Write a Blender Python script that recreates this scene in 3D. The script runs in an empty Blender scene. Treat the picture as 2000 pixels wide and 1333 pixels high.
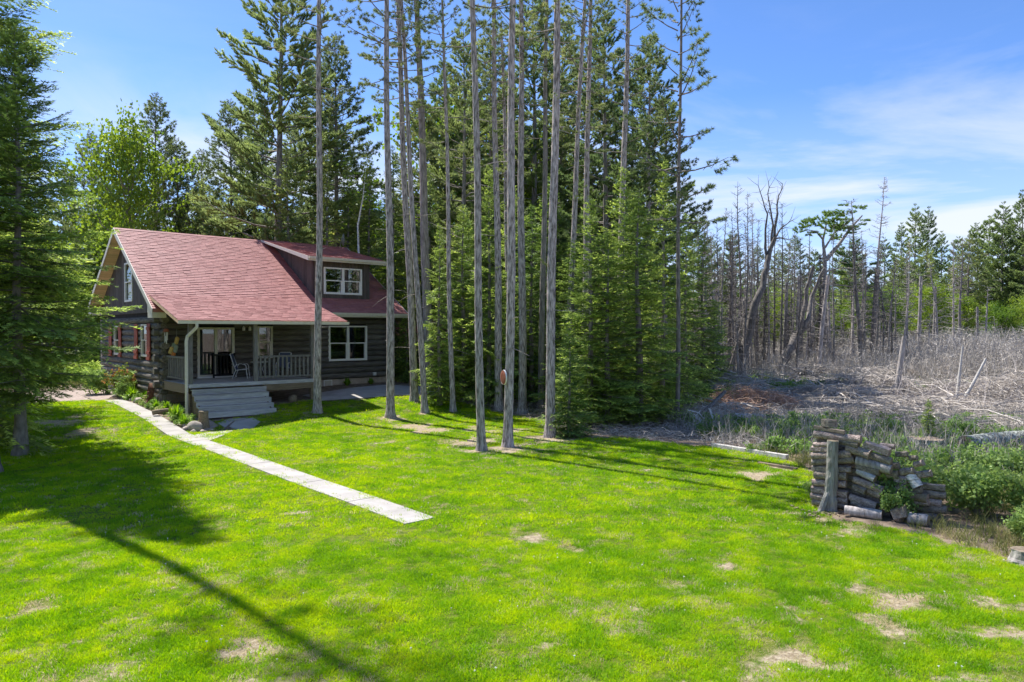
import bpy, math, random
import numpy as np
from mathutils import Vector, Matrix

R = math.radians
PI = math.pi
rnd = random.Random(11)
scene = bpy.context.scene
COL = scene.collection

# ---------------------------------------------------------------- camera, sky, sun, exposure
cam_d = bpy.data.cameras.new('camera')
cam = bpy.data.objects.new('camera', cam_d)
COL.objects.link(cam)
cam.location = (0, 0, 3.0)
cam.rotation_euler = (R(90 - 0.785), 0, 0)
cam_d.sensor_width = 36
cam_d.lens = 36 * 1387 / 2000
cam_d.clip_start = 0.1
cam_d.clip_end = 3000
scene.camera = cam

SUN_EL, SUN_AZ = R(56), math.atan2(-0.755, 0.656)        # azimuth measured from +Y towards +X
sun_to = Vector((math.sin(SUN_AZ) * math.cos(SUN_EL), math.cos(SUN_AZ) * math.cos(SUN_EL), math.sin(SUN_EL)))

world = bpy.data.worlds.new('World')
scene.world = world
world.use_nodes = True
wn, wl = world.node_tree.nodes, world.node_tree.links
wn.clear()
w_out = wn.new('ShaderNodeOutputWorld')
w_bg = wn.new('ShaderNodeBackground')
w_bg.inputs['Strength'].default_value = 0.108
w_sky = wn.new('ShaderNodeTexSky')
w_sky.sky_type = 'NISHITA'
w_sky.sun_disc = False
w_sky.sun_elevation = SUN_EL
w_sky.sun_rotation = SUN_AZ
w_sky.altitude = 2000
w_sky.air_density = 0.8
w_sky.dust_density = 0.0
w_sky.ozone_density = 10.0
# thin cirrus on a plane high above, the same all round the sky
w_tc = wn.new('ShaderNodeTexCoord')
w_sep = wn.new('ShaderNodeSeparateXYZ')
wl.new(w_tc.outputs['Generated'], w_sep.inputs[0])
w_add = wn.new('ShaderNodeMath'); w_add.operation = 'ADD'; w_add.inputs[1].default_value = 0.10
wl.new(w_sep.outputs['Z'], w_add.inputs[0])
w_dx = wn.new('ShaderNodeMath'); w_dx.operation = 'DIVIDE'
w_dy = wn.new('ShaderNodeMath'); w_dy.operation = 'DIVIDE'
wl.new(w_sep.outputs['X'], w_dx.inputs[0]); wl.new(w_add.outputs[0], w_dx.inputs[1])
wl.new(w_sep.outputs['Y'], w_dy.inputs[0]); wl.new(w_add.outputs[0], w_dy.inputs[1])
w_com = wn.new('ShaderNodeCombineXYZ')
wl.new(w_dx.outputs[0], w_com.inputs[0]); wl.new(w_dy.outputs[0], w_com.inputs[1])
w_map = wn.new('ShaderNodeMapping')
w_map.inputs['Rotation'].default_value = (0, 0, R(24))
w_map.inputs['Location'].default_value = (1.35, 0.42, 0)
w_map.inputs['Scale'].default_value = (0.8, 1.0, 1)
wl.new(w_com.outputs[0], w_map.inputs[0])
w_n1 = wn.new('ShaderNodeTexNoise')
w_n1.inputs['Scale'].default_value = 0.7; w_n1.inputs['Detail'].default_value = 9
w_n1.inputs['Roughness'].default_value = 0.58; w_n1.inputs['Distortion'].default_value = 0.9
wl.new(w_map.outputs[0], w_n1.inputs['Vector'])
w_r = wn.new('ShaderNodeValToRGB')
w_r.color_ramp.elements[0].position = 0.43; w_r.color_ramp.elements[0].color = (0, 0, 0, 1)
w_r.color_ramp.elements[1].position = 0.62; w_r.color_ramp.elements[1].color = (1, 1, 1, 1)
wl.new(w_n1.outputs['Fac'], w_r.inputs[0])
w_el = wn.new('ShaderNodeMapRange')                     # cirrus thins out towards the zenith
w_el.inputs['From Min'].default_value = 0.20; w_el.inputs['From Max'].default_value = 0.34
w_el.inputs['To Min'].default_value = 0.85; w_el.inputs['To Max'].default_value = 0.10
wl.new(w_sep.outputs['Z'], w_el.inputs['Value'])
w_mul = wn.new('ShaderNodeMath'); w_mul.operation = 'MULTIPLY'
wl.new(w_r.outputs['Color'], w_mul.inputs[0]); wl.new(w_el.outputs[0], w_mul.inputs[1])
w_mix = wn.new('ShaderNodeMix'); w_mix.data_type = 'RGBA'
wl.new(w_mul.outputs[0], w_mix.inputs[0])
w_vl = wn.new('ShaderNodeMapRange')                     # pale veil of haze low over the horizon
w_vl.inputs['From Min'].default_value = 0.0; w_vl.inputs['From Max'].default_value = 0.30
w_vl.inputs['To Min'].default_value = 0.75; w_vl.inputs['To Max'].default_value = 0.0
wl.new(w_sep.outputs['Z'], w_vl.inputs['Value'])
w_hz = wn.new('ShaderNodeMix'); w_hz.data_type = 'RGBA'
wl.new(w_vl.outputs[0], w_hz.inputs[0]); wl.new(w_sky.outputs[0], w_hz.inputs[6])
w_hz.inputs[7].default_value = (2.75, 3.15, 3.7, 1)
wl.new(w_hz.outputs[2], w_mix.inputs[6])
w_mix.inputs[7].default_value = (3.5, 3.65, 3.9, 1)
wl.new(w_mix.outputs[2], w_bg.inputs['Color'])
wl.new(w_bg.outputs[0], w_out.inputs[0])

sun_d = bpy.data.lights.new('sun', 'SUN')
sun_d.energy = 3.4
sun_d.angle = R(0.5)
sun_d.color = (1.0, 0.965, 0.90)
sun = bpy.data.objects.new('sun', sun_d)
COL.objects.link(sun)
sun.location = (-40, 40, 60)
sun.rotation_euler = (-sun_to).to_track_quat('-Z', 'Y').to_euler()

scene.view_settings.view_transform = 'Standard'
scene.view_settings.look = 'None'
scene.view_settings.exposure = 1.35
scene.view_settings.gamma = 1
scene.view_settings.use_curve_mapping = False
scene.render.engine = 'CYCLES'
scene.cycles.max_bounces = 8
scene.cycles.diffuse_bounces = 5
scene.cycles.transmission_bounces = 4
scene.cycles.transparent_max_bounces = 8

# ---------------------------------------------------------------- materials
def mat(name, c1, c2=None, scale=4.0, stretch=(1, 1, 1), rough=0.85, bump=0.0, bscale=None, detail=5, tint=0.0,
        objvar=0.0, transl=0.0, spec=0.25, metallic=0.0, lo=0.35, hi=0.65, inst=False, c3=None, c3at=0.62):
    m = bpy.data.materials.new(name)
    m.use_nodes = True
    n, l = m.node_tree.nodes, m.node_tree.links
    n.clear()
    out = n.new('ShaderNodeOutputMaterial')
    b = n.new('ShaderNodeBsdfPrincipled')
    b.inputs['Roughness'].default_value = rough
    b.inputs['Metallic'].default_value = metallic
    b.inputs['Specular IOR Level'].default_value = spec
    tc = n.new('ShaderNodeTexCoord')
    mp = n.new('ShaderNodeMapping')
    mp.inputs['Scale'].default_value = stretch
    l.new(tc.outputs['Object'], mp.inputs[0])
    col = None
    if c2 is not None:
        no = n.new('ShaderNodeTexNoise')
        no.inputs['Scale'].default_value = scale
        no.inputs['Detail'].default_value = detail
        no.inputs['Roughness'].default_value = 0.65
        l.new(mp.outputs[0], no.inputs['Vector'])
        ra = n.new('ShaderNodeValToRGB')
        ra.color_ramp.elements[0].position = lo; ra.color_ramp.elements[0].color = (*c1, 1)
        ra.color_ramp.elements[1].position = hi; ra.color_ramp.elements[1].color = (*c2, 1)
        l.new(no.outputs['Fac'], ra.inputs[0])
        col = ra.outputs[0]
    else:
        rg = n.new('ShaderNodeRGB'); rg.outputs[0].default_value = (*c1, 1)
        col = rg.outputs[0]
    if tint:
        at = n.new('ShaderNodeAttribute'); at.attribute_name = 'tint'
        if inst: at.attribute_type = 'INSTANCER'
        if c3 is not None:
            mr0 = n.new('ShaderNodeMapRange')
            mr0.inputs['From Min'].default_value = c3at; mr0.inputs['From Max'].default_value = 1.0
            l.new(at.outputs['Fac'], mr0.inputs['Value'])
            mx = n.new('ShaderNodeMix'); mx.data_type = 'RGBA'
            l.new(mr0.outputs[0], mx.inputs[0]); l.new(col, mx.inputs[6]); mx.inputs[7].default_value = (*c3, 1)
            col = mx.outputs[2]
        mr = n.new('ShaderNodeMapRange')
        mr.inputs['To Min'].default_value = 1 - tint; mr.inputs['To Max'].default_value = 1 + tint
        l.new(at.outputs['Fac'], mr.inputs['Value'])
        hs = n.new('ShaderNodeHueSaturation')
        l.new(mr.outputs[0], hs.inputs['Value']); l.new(col, hs.inputs['Color'])
        col = hs.outputs[0]
    if objvar:
        oi = n.new('ShaderNodeObjectInfo')
        mr = n.new('ShaderNodeMapRange')
        mr.inputs['To Min'].default_value = 1 - objvar; mr.inputs['To Max'].default_value = 1 + objvar
        l.new(oi.outputs['Random'], mr.inputs['Value'])
        hs = n.new('ShaderNodeHueSaturation')
        l.new(mr.outputs[0], hs.inputs['Value']); l.new(col, hs.inputs['Color'])
        mr2 = n.new('ShaderNodeMapRange')
        mr2.inputs['To Min'].default_value = 0.5 + objvar * 0.07; mr2.inputs['To Max'].default_value = 0.5 - objvar * 0.07
        l.new(oi.outputs['Random'], mr2.inputs['Value']); l.new(mr2.outputs[0], hs.inputs['Hue'])
        col = hs.outputs[0]
    l.new(col, b.inputs['Base Color'])
    if bump:
        bn = n.new('ShaderNodeTexNoise')
        bn.inputs['Scale'].default_value = bscale or scale * 3
        bn.inputs['Detail'].default_value = 6
        l.new(mp.outputs[0], bn.inputs['Vector'])
        bp = n.new('ShaderNodeBump')
        bp.inputs['Strength'].default_value = bump
        bp.inputs['Distance'].default_value = 0.03
        l.new(bn.outputs['Fac'], bp.inputs['Height'])
        l.new(bp.outputs[0], b.inputs['Normal'])
    if transl:
        t = n.new('ShaderNodeBsdfTranslucent')
        hs = n.new('ShaderNodeHueSaturation'); hs.inputs['Value'].default_value = 1.35; hs.inputs['Saturation'].default_value = 1.1
        hs.inputs['Hue'].default_value = 0.49
        l.new(col, hs.inputs['Color']); l.new(hs.outputs[0], t.inputs['Color'])
        ms = n.new('ShaderNodeMixShader'); ms.inputs[0].default_value = transl
        l.new(b.outputs[0], ms.inputs[1]); l.new(t.outputs[0], ms.inputs[2])
        l.new(ms.outputs[0], out.inputs[0])
    else:
        l.new(b.outputs[0], out.inputs[0])
    return m

def lawn_mat(green, yellow, straw):
    """blades: each tuft's tint runs from deep green over yellow green (0.7) to dry straw (0.8 and up)"""
    m = mat('lawn_blades', green, None, rough=0.6, transl=0.5, spec=0.22)
    n, l = m.node_tree.nodes, m.node_tree.links
    at = n.new('ShaderNodeAttribute'); at.attribute_name = 'tint'; at.attribute_type = 'INSTANCER'
    r = n.new('ShaderNodeValToRGB')
    e = r.color_ramp.elements
    e[0].position = 0.0; e[0].color = (green[0] * .55, green[1] * .6, green[2], 1)
    e[1].position = 0.28; e[1].color = (*green, 1)
    for p, c in ((0.70, yellow), (0.80, straw), (1.0, tuple(v * 1.15 for v in straw))):
        x = e.new(p); x.color = (*c, 1)
    l.new(at.outputs['Fac'], r.inputs[0])
    rg = [q for q in n if q.type == 'RGB'][0]
    for k in list(rg.outputs[0].links):
        to = k.to_socket; l.remove(k); l.new(r.outputs[0], to)
    return m

M = {}
M['log'] = mat('log_stain', (0.08, 0.073, 0.065), (0.18, 0.165, 0.145), 3, (0.6, 6, 6), 0.75, 0.5, 9, objvar=0.25)
M['log_gable'] = mat('log_stain_weathered', (0.08, 0.073, 0.064), (0.28, 0.25, 0.205), 2.6, (6, 0.7, 6), 0.8, 0.5, 9, objvar=0.22, lo=0.4, hi=0.78)
M['log_end'] = mat('log_end_grain', (0.09, 0.08, 0.065), (0.22, 0.20, 0.16), 14, rough=0.9, bump=0.4)
M['siding'] = mat('brown_siding', (0.085, 0.072, 0.063), (0.125, 0.108, 0.096), 3, (5, 5, 0.5), 0.8, 0.2, 12, tint=0.2)
M['shingle'] = mat('red_shingle', (0.32, 0.115, 0.108), (0.41, 0.172, 0.16), 2.2, rough=0.6, bump=0.05, bscale=60, tint=0.12, spec=0.5)
M['trim'] = mat('cream_trim', (0.62, 0.58, 0.49), (0.70, 0.66, 0.57), 6, rough=0.5, spec=0.4)
M['white'] = mat('white_vinyl', (0.78, 0.77, 0.74), (0.84, 0.83, 0.80), 6, rough=0.45, spec=0.4)
M['soffit'] = mat('pine_soffit', (0.60, 0.42, 0.21), (0.78, 0.60, 0.36), 3, (1, 8, 8), 0.6, 0.1, objvar=0.2)
M['deck'] = mat('grey_deck', (0.33, 0.325, 0.325), (0.52, 0.515, 0.515), 4, (0.6, 8, 8), 0.85, 0.4, 8, objvar=0.12, tint=0.12)
M['rail'] = mat('brown_grey_rail', (0.14, 0.13, 0.12), (0.23, 0.22, 0.205), 5, (4, 4, 0.7), 0.85, 0.3, 9, objvar=0.1)
M['beam'] = mat('weathered_beam', (0.16, 0.12, 0.08), (0.28, 0.22, 0.15), 4, (0.7, 7, 7), 0.85, 0.3, 9)
M['block'] = mat('tan_block', (0.42, 0.34, 0.27), (0.55, 0.46, 0.37), 5, rough=0.95, bump=0.4, bscale=30, tint=0.15)
M['shutter'] = mat('red_shutter', (0.30, 0.055, 0.035), (0.42, 0.10, 0.06), 4, rough=0.6, spec=0.3)
M['dark'] = mat('dark_interior', (0.03, 0.028, 0.026), (0.05, 0.046, 0.042), 3, rough=0.9)
M['curtain'] = mat('curtain', (0.35, 0.36, 0.36), (0.5, 0.5, 0.5), 3, (9, 9, 0.3), 0.9)
M['concrete'] = mat('concrete', (0.30, 0.28, 0.255), (0.44, 0.41, 0.385), 1.6, lo=0.28, hi=0.6, rough=0.95, bump=0.25, bscale=40, detail=8)
M['gravelpath'] = mat('pink_gravel', (0.27, 0.20, 0.17), (0.44, 0.36, 0.32), 9, rough=0.95, bump=0.5, bscale=40, detail=9)
M['black'] = mat('black_wood', (0.012, 0.012, 0.012), (0.02, 0.02, 0.02), 5, rough=0.6)
M['sling'] = mat('navy_sling', (0.075, 0.092, 0.16), (0.10, 0.12, 0.20), 60, rough=0.85, bump=0.2, bscale=200)
M['tube'] = mat('white_tube', (0.72, 0.72, 0.72), (0.8, 0.8, 0.8), 5, rough=0.35, spec=0.5)
M['rust'] = mat('rusty_iron', (0.09, 0.042, 0.026), (0.19, 0.09, 0.055), 14, rough=0.9, bump=0.4)
M['wire'] = mat('grey_wire', (0.30, 0.30, 0.29), (0.42, 0.42, 0.40), 6, rough=0.5, metallic=0.3)
M['stone'] = mat('field_stone', (0.28, 0.235, 0.20), (0.46, 0.41, 0.36), 5, rough=0.9, bump=0.4, objvar=0.3)
M['bark'] = mat('pine_bark', (0.10, 0.082, 0.072), (0.62, 0.54, 0.50), 6.5, (3.0, 3.0, 0.55), 0.95, 1.0, 9, detail=8, objvar=0.1, lo=0.36, hi=0.62)
M['bark2'] = mat('forest_bark', (0.14, 0.12, 0.105), (0.37, 0.325, 0.29), 5, (2.4, 2.4, 0.5), 0.95, 0.8, 9, objvar=0.2)
M['barkm'] = mat('grey_smooth_bark', (0.13, 0.115, 0.10), (0.26, 0.24, 0.22), 4, (2, 2, 0.8), 0.9, 0.4, objvar=0.2)
M['dead'] = mat('dead_wood', (0.20, 0.18, 0.165), (0.46, 0.42, 0.395), 5, (3, 3, 0.6), 0.95, 0.6, 9, objvar=0.3)
M['deaddark'] = mat('dark_dead_wood', (0.10, 0.09, 0.082), (0.28, 0.255, 0.24), 5, (3, 3, 0.6), 0.95, 0.7, 9, objvar=0.2)
M['bleach'] = mat('bleached_wood', (0.42, 0.39, 0.36), (0.62, 0.59, 0.56), 5, (1, 4, 4), 0.9, 0.4, objvar=0.15)
M['fire'] = mat('firewood_bark', (0.15, 0.115, 0.092), (0.47, 0.385, 0.325), 5, (0.9, 6, 6), 0.95, 0.9, 8, objvar=0.35, detail=8)
M['fireend'] = mat('firewood_end', (0.17, 0.125, 0.09), (0.34, 0.27, 0.20), 12, rough=0.95, bump=0.5, objvar=0.25)
M['firepale'] = mat('firewood_pale', (0.36, 0.34, 0.33), (0.58, 0.57, 0.57), 7, (1, 5, 5), 0.9, 0.5, objvar=0.15)
M['oldwood'] = mat('weathered_post_wood', (0.17, 0.16, 0.14), (0.40, 0.38, 0.34), 5, (5, 5, 0.5), 0.95, 0.8, 9, detail=8)
M['birch'] = mat('birch_bark', (0.22, 0.20, 0.18), (0.75, 0.72, 0.68), 6, (1.2, 1.2, 5), 0.8, 0.3, lo=0.36, hi=0.5)
M['fir'] = mat('fir_needles', (0.18, 0.285, 0.075), (0.28, 0.385, 0.10), 1.2, rough=0.6, tint=0.4, objvar=0.22, transl=0.42, spec=0.3, c3=(0.44, 0.54, 0.15))
M['spruce'] = mat('spruce_needles', (0.20, 0.275, 0.095), (0.29, 0.365, 0.12), 1.2, rough=0.6, tint=0.4, objvar=0.28, transl=0.40, spec=0.3, c3=(0.40, 0.46, 0.14))
M['wpine'] = mat('white_pine_needles', (0.185, 0.26, 0.11), (0.28, 0.36, 0.13), 1.0, rough=0.55, tint=0.4, objvar=0.22, transl=0.45, spec=0.35, c3=(0.38, 0.46, 0.15))
M['rpine'] = mat('red_pine_needles', (0.17, 0.225, 0.09), (0.25, 0.31, 0.11), 1.0, rough=0.55, tint=0.4, objvar=0.2, transl=0.42, spec=0.35, c3=(0.32, 0.32, 0.13))
M['leaf'] = mat('maple_leaves', (0.15, 0.25, 0.04), (0.23, 0.33, 0.05), 0.8, rough=0.55, tint=0.35, objvar=0.25, transl=0.45, spec=0.3, c3=(0.27, 0.31, 0.045))
M['forb'] = mat('weed_leaves', (0.16, 0.28, 0.07), (0.25, 0.37, 0.10), 2, rough=0.6, tint=0.4, transl=0.46, spec=0.3, inst=True, c3=(0.25, 0.27, 0.11), c3at=0.7)
M['shrub'] = mat('shrub_leaves', (0.19, 0.30, 0.08), (0.29, 0.40, 0.12), 2, rough=0.55, tint=0.35, objvar=0.25, transl=0.4, spec=0.3)
M['spirea'] = mat('spirea_leaves', (0.13, 0.20, 0.035), (0.22, 0.27, 0.06), 2, rough=0.6, tint=0.3, transl=0.35, c3=(0.42, 0.13, 0.075), c3at=0.6)
M['strap'] = mat('strap_leaves', (0.17, 0.33, 0.03), (0.28, 0.44, 0.05), 3, rough=0.5, tint=0.35, objvar=0.15, transl=0.4, spec=0.3)
M['grass'] = lawn_mat((0.21, 0.43, 0.014), (0.51, 0.63, 0.012), (0.52, 0.45, 0.28))
M['wild'] = mat('wild_grass', (0.14, 0.18, 0.045), (0.24, 0.24, 0.085), 3, rough=0.7, tint=0.3, transl=0.35, inst=True, c3=(0.45, 0.37, 0.22), c3at=0.5)
M['slash'] = mat('slash_sticks', (0.34, 0.295, 0.25), (0.58, 0.53, 0.48), 4, rough=0.95, tint=0.35, inst=True)
M['brush'] = mat('grey_brush', (0.36, 0.325, 0.285), (0.56, 0.515, 0.465), 4, rough=0.95, tint=0.3, inst=True)
M['brownbrush'] = mat('brown_brush', (0.38, 0.235, 0.165), (0.58, 0.41, 0.31), 4, rough=0.95, tint=0.35)
M['tarp'] = mat('grey_tarp', (0.13, 0.135, 0.145), (0.28, 0.29, 0.31), 3, (4, 1, 1), 0.4, 0.4, 6, spec=0.5)
M['redpaint'] = mat('faded_red', (0.30, 0.09, 0.055), (0.42, 0.15, 0.09), 9, rough=0.7)
M['yellowpaint'] = mat('yellow_paint', (0.55, 0.36, 0.10), (0.65, 0.45, 0.15), 9, rough=0.6)
M['greenpaint'] = mat('green_grey_paint', (0.25, 0.30, 0.22), (0.34, 0.38, 0.28), 9, rough=0.6)
M['orangepaint'] = mat('orange_paint', (0.60, 0.20, 0.05), (0.68, 0.26, 0.08), 9, rough=0.6)
M['lichen'] = mat('lichen_bark', (0.10, 0.10, 0.085), (0.45, 0.48, 0.42), 9, (2, 2, 0.8), 0.95, 0.7, 12, lo=0.42, hi=0.6)

def glass_mat():
    m = bpy.data.materials.new('window_glass')
    m.use_nodes = True
    n, l = m.node_tree.nodes, m.node_tree.links
    n.clear()
    out = n.new('ShaderNodeOutputMaterial')
    fr = n.new('ShaderNodeFresnel'); fr.inputs['IOR'].default_value = 1.9
    t = n.new('ShaderNodeBsdfTransparent'); t.inputs[0].default_value = (0.62, 0.66, 0.66, 1)
    g = n.new('ShaderNodeBsdfGlossy'); g.inputs['Roughness'].default_value = 0.015
    g.inputs['Color'].default_value = (0.95, 0.97, 1, 1)
    mx = n.new('ShaderNodeMixShader')
    l.new(fr.outputs[0], mx.inputs[0]); l.new(t.outputs[0], mx.inputs[1]); l.new(g.outputs[0], mx.inputs[2])
    l.new(mx.outputs[0], out.inputs[0])
    return m
M['glass'] = glass_mat()

# ---------------------------------------------------------------- mesh helpers
class MB:
    """Collects shapes (numpy) and links them as ONE mesh object."""
    def __init__(s):
        s.V, s.F, s.T, s.n = [], {}, {}, 0
    def add(s, v, f, m=0, tint=0.5):
        v = np.asarray(v, float).reshape(-1, 3); f = np.asarray(f, int)
        k = f.shape[1]
        s.V.append(v)
        s.F.setdefault(k, []).append((f + s.n, m, np.broadcast_to(np.asarray(tint, float), (len(f),))))
        s.n += len(v)
    def soup(s, tris, m=0, tint=0.5):
        tris = np.asarray(tris, float)
        N = len(tris)
        s.add(tris.reshape(-1, 3), np.arange(N * 3).reshape(N, 3), m, tint)
    def box(s, lo, hi, m=0, tint=0.5, rot=None, about=None):
        x0, y0, z0 = lo; x1, y1, z1 = hi
        v = np.array([(x0, y0, z0), (x1, y0, z0), (x1, y1, z0), (x0, y1, z0), (x0, y0, z1), (x1, y0, z1), (x1, y1, z1), (x0, y1, z1)], float)
        if rot is not None:
            c = np.array(about if about is not None else v.mean(0))
            v = (v - c) @ np.array(rot.to_3x3()).T + c
        s.add(v, [(0, 3, 2, 1), (4, 5, 6, 7), (0, 1, 5, 4), (1, 2, 6, 5), (2, 3, 7, 6), (3, 0, 4, 7)], m, tint)
    def prism(s, poly, ext, m=0, tint=0.5):
        """poly: points of a planar polygon; ext: vector of extrusion."""
        p = np.array(poly, float); q = p + np.array(ext, float); k = len(p)
        s.add(p, [tuple(range(k))[::-1]], m, tint); s.add(q, [tuple(range(k))], m, tint)
        v = np.concatenate([p, q])
        s.add(v, [(i, (i + 1) % k, k + (i + 1) % k, k + i) for i in range(k)], m, tint)
    def tube(s, pts, rad, seg=8, m=0, tint=0.5, caps=True, capm=None, wob=0.0, rng=None):
        P = np.array(pts, float); n = len(P)
        r = np.broadcast_to(np.asarray(rad, float), (n,)).copy()
        t = np.gradient(P, axis=0); t /= np.linalg.norm(t, axis=1)[:, None] + 1e-9
        ref = np.array((0., 0, 1)) if abs(t[0][2]) < 0.9 else np.array((1., 0, 0))
        a = np.arange(seg) / seg * 2 * PI
        rings = []
        for i in range(n):
            x = np.cross(ref, t[i]); x /= np.linalg.norm(x) + 1e-9
            y = np.cross(t[i], x)
            rr = r[i] * (1 + (wob * rng.uniform(-1, 1, seg) if wob else 0))
            rings.append(P[i] + (np.cos(a) * rr)[:, None] * x + (np.sin(a) * rr)[:, None] * y)
        v = np.concatenate(rings)
        i0 = (np.arange(n - 1) * seg)[:, None]; j = np.arange(seg)[None]; j1 = (j + 1) % seg
        f = np.stack([i0 + j, i0 + j1, i0 + seg + j1, i0 + seg + j], -1).reshape(-1, 4)
        s.add(v, f, m, tint)
        if caps:
            cm = m if capm is None else capm
            s.add(rings[0], [tuple(range(seg))[::-1]], cm, tint); s.add(rings[-1], [tuple(range(seg))], cm, tint)
    def mesh(s, name, mats, smooth=False):
        me = bpy.data.meshes.new(name)
        V = np.concatenate(s.V) if s.V else np.zeros((0, 3))
        loops, starts, mi, ti, tot = [], [], [], [], 0
        for k, L in s.F.items():
            for f, m, t in L:
                loops.append(f.ravel()); starts.append(tot + np.arange(len(f)) * k); tot += f.size
                mi.append(np.full(len(f), m)); ti.append(t)
        loops = np.concatenate(loops); starts = np.concatenate(starts)
        me.vertices.add(len(V)); me.vertices.foreach_set('co', V.ravel())
        me.loops.add(len(loops)); me.loops.foreach_set('vertex_index', loops.astype(np.int32))
        me.polygons.add(len(starts)); me.polygons.foreach_set('loop_start', starts.astype(np.int32))
        me.polygons.foreach_set('material_index', np.concatenate(mi).astype(np.int32))
        me.polygons.foreach_set('use_smooth', np.full(len(starts), bool(smooth)))
        at = me.attributes.new('tint', 'FLOAT', 'FACE')
        at.data.foreach_set('value', np.concatenate(ti).astype(np.float32))
        for m in (mats if isinstance(mats, (list, tuple)) else [mats]): me.materials.append(m)
        me.update(calc_edges=True)
        return me
    def build(s, name, mats, parent=None, smooth=False, loc=None, kind=None):
        return link(name, s.mesh(name, mats, smooth), parent, loc, kind)

def link(name, data, parent=None, loc=None, kind=None):
    o = bpy.data.objects.new(name, data)
    COL.objects.link(o)
    if parent is not None: o.parent = parent
    if loc is not None: o.location = loc
    if kind: o['kind'] = kind
    return o

def tag(o, label=None, cat=None, group=None, kind=None):
    if label: o['label'] = label
    if cat: o['category'] = cat
    if group: o['group'] = group
    if kind: o['kind'] = kind
    return o

def thing(name, label, cat, loc=(0, 0, 0), rz=0.0, group=None):
    o = bpy.data.objects.new(name, None)
    o.empty_display_size = 0.2
    COL.objects.link(o)
    o.location = loc; o.rotation_euler = (0, 0, rz)
    return tag(o, label, cat, group)

ORD = ['first', 'second', 'third', 'fourth', 'fifth', 'sixth', 'seventh', 'eighth', 'ninth', 'tenth', 'eleventh', 'twelfth', 'thirteenth',
       'fourteenth', 'fifteenth', 'sixteenth', 'seventeenth', 'eighteenth', 'nineteenth', 'twentieth']
def ordinal(i):
    if i < 20: return ORD[i]
    n = i + 1
    return '%d%s' % (n, 'th' if 10 < n % 100 < 14 else {1: 'st', 2: 'nd', 3: 'rd'}.get(n % 10, 'th'))

# ---------------------------------------------------------------- the lie of the land
HO = np.array((-12.647, 27.716)); HYAW = math.atan2(0.65854, 0.75255)
HU = np.array((math.cos(HYAW), math.sin(HYAW))); HV = np.array((-HU[1], HU[0]))
def sstep(a, b, x):
    t = np.clip((x - a) / (b - a), 0, 1); return t * t * (3 - 2 * t)
def huv(x, y):
    dx, dy = np.asarray(x, float) - HO[0], np.asarray(y, float) - HO[1]
    return dx * HU[0] + dy * HU[1], dx * HV[0] + dy * HV[1]
def hxy(a, b):
    return HO[0] + a * HU[0] + b * HV[0], HO[1] + a * HU[1] + b * HV[1]
def terr(x, y):
    a, b = huv(x, y)
    zu = 0.05 * np.clip(a - 5.24, -6, 3)
    zv = np.where(b < 0, 0.12 * b, 0.04 * np.minimum(b, 5))
    z = np.maximum(zu + zv, -0.6)
    f = (1 - sstep(12, 21, a)) * (1 - sstep(18, 40, b))
    return -0.6 + (z + 0.6) * f
def T3(x, y, dz=0.0): return (x, y, float(terr(x, y)) + dz)

_g = np.random.RandomState(77).rand(256, 256)
def vnoise(x, y, s=1.0):
    """smooth value noise in 0..1"""
    x = np.asarray(x, float) * s + 900; y = np.asarray(y, float) * s + 900
    xi, yi = np.floor(x).astype(int), np.floor(y).astype(int)
    fx, fy = x - xi, y - yi
    fx, fy = fx * fx * (3 - 2 * fx), fy * fy * (3 - 2 * fy)
    g = lambda i, j: _g[i % 256, j % 256]
    return (g(xi, yi) * (1 - fx) + g(xi + 1, yi) * fx) * (1 - fy) + (g(xi, yi + 1) * (1 - fx) + g(xi + 1, yi + 1) * fx) * fy
def fbm(x, y, s): return 0.55 * vnoise(x, y, s) + 0.3 * vnoise(x, y, s * 2.3) + 0.15 * vnoise(x, y, s * 5.1)
def inpoly(x, y, poly):
    x, y = np.asarray(x, float), np.asarray(y, float)
    r = np.zeros(x.shape, bool); n = len(poly)
    for i in range(n):
        (x1, y1), (x2, y2) = poly[i], poly[(i + 1) % n]
        c = ((y1 > y) != (y2 > y)) & (x < (x2 - x1) * (y - y1) / (y2 - y1 + 1e-12) + x1)
        r ^= c
    return r

# ---------------------------------------------------------------- where things stand (metres)
GROVE_PINES = [  # x, y, z, trunk diameter, lean in x per metre
    (-7.91, 28.92, -0.31, 0.30, 0.0079), (-4.88, 28.66, -0.47, 0.33, -0.0096), (-4.35, 31.70, -0.15, 0.34, -0.0416), (-3.66, 29.66, -0.39, 0.26, -0.0556),
    (-4.01, 34.75, 0.10, 0.48, -0.0314), (-2.54, 30.37, -0.41, 0.22, -0.0224), (-0.91, 21.43, -0.60, 0.25, -0.0194), (-0.55, 31.48, -0.47, 0.34, -0.0147),
    (-0.11, 22.10, -0.60, 0.29, 0.0102), (0.45, 30.87, -0.60, 0.36, -0.0040), (0.00, 34.06, -0.31, 0.29, -0.0281), (1.27, 24.14, -0.60, 0.33, 0.0176),
    (1.34, 32.49, -0.53, 0.30, 0.0135), (2.43, 32.66, -0.60, 0.31, 0.0472), (3.47, 34.56, -0.55, 0.35, 0.0161), (5.20, 35.00, -0.60, 0.40, 0.0252),
    (6.35, 27.32, -0.60, 0.18, 0.0068),
]
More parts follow.
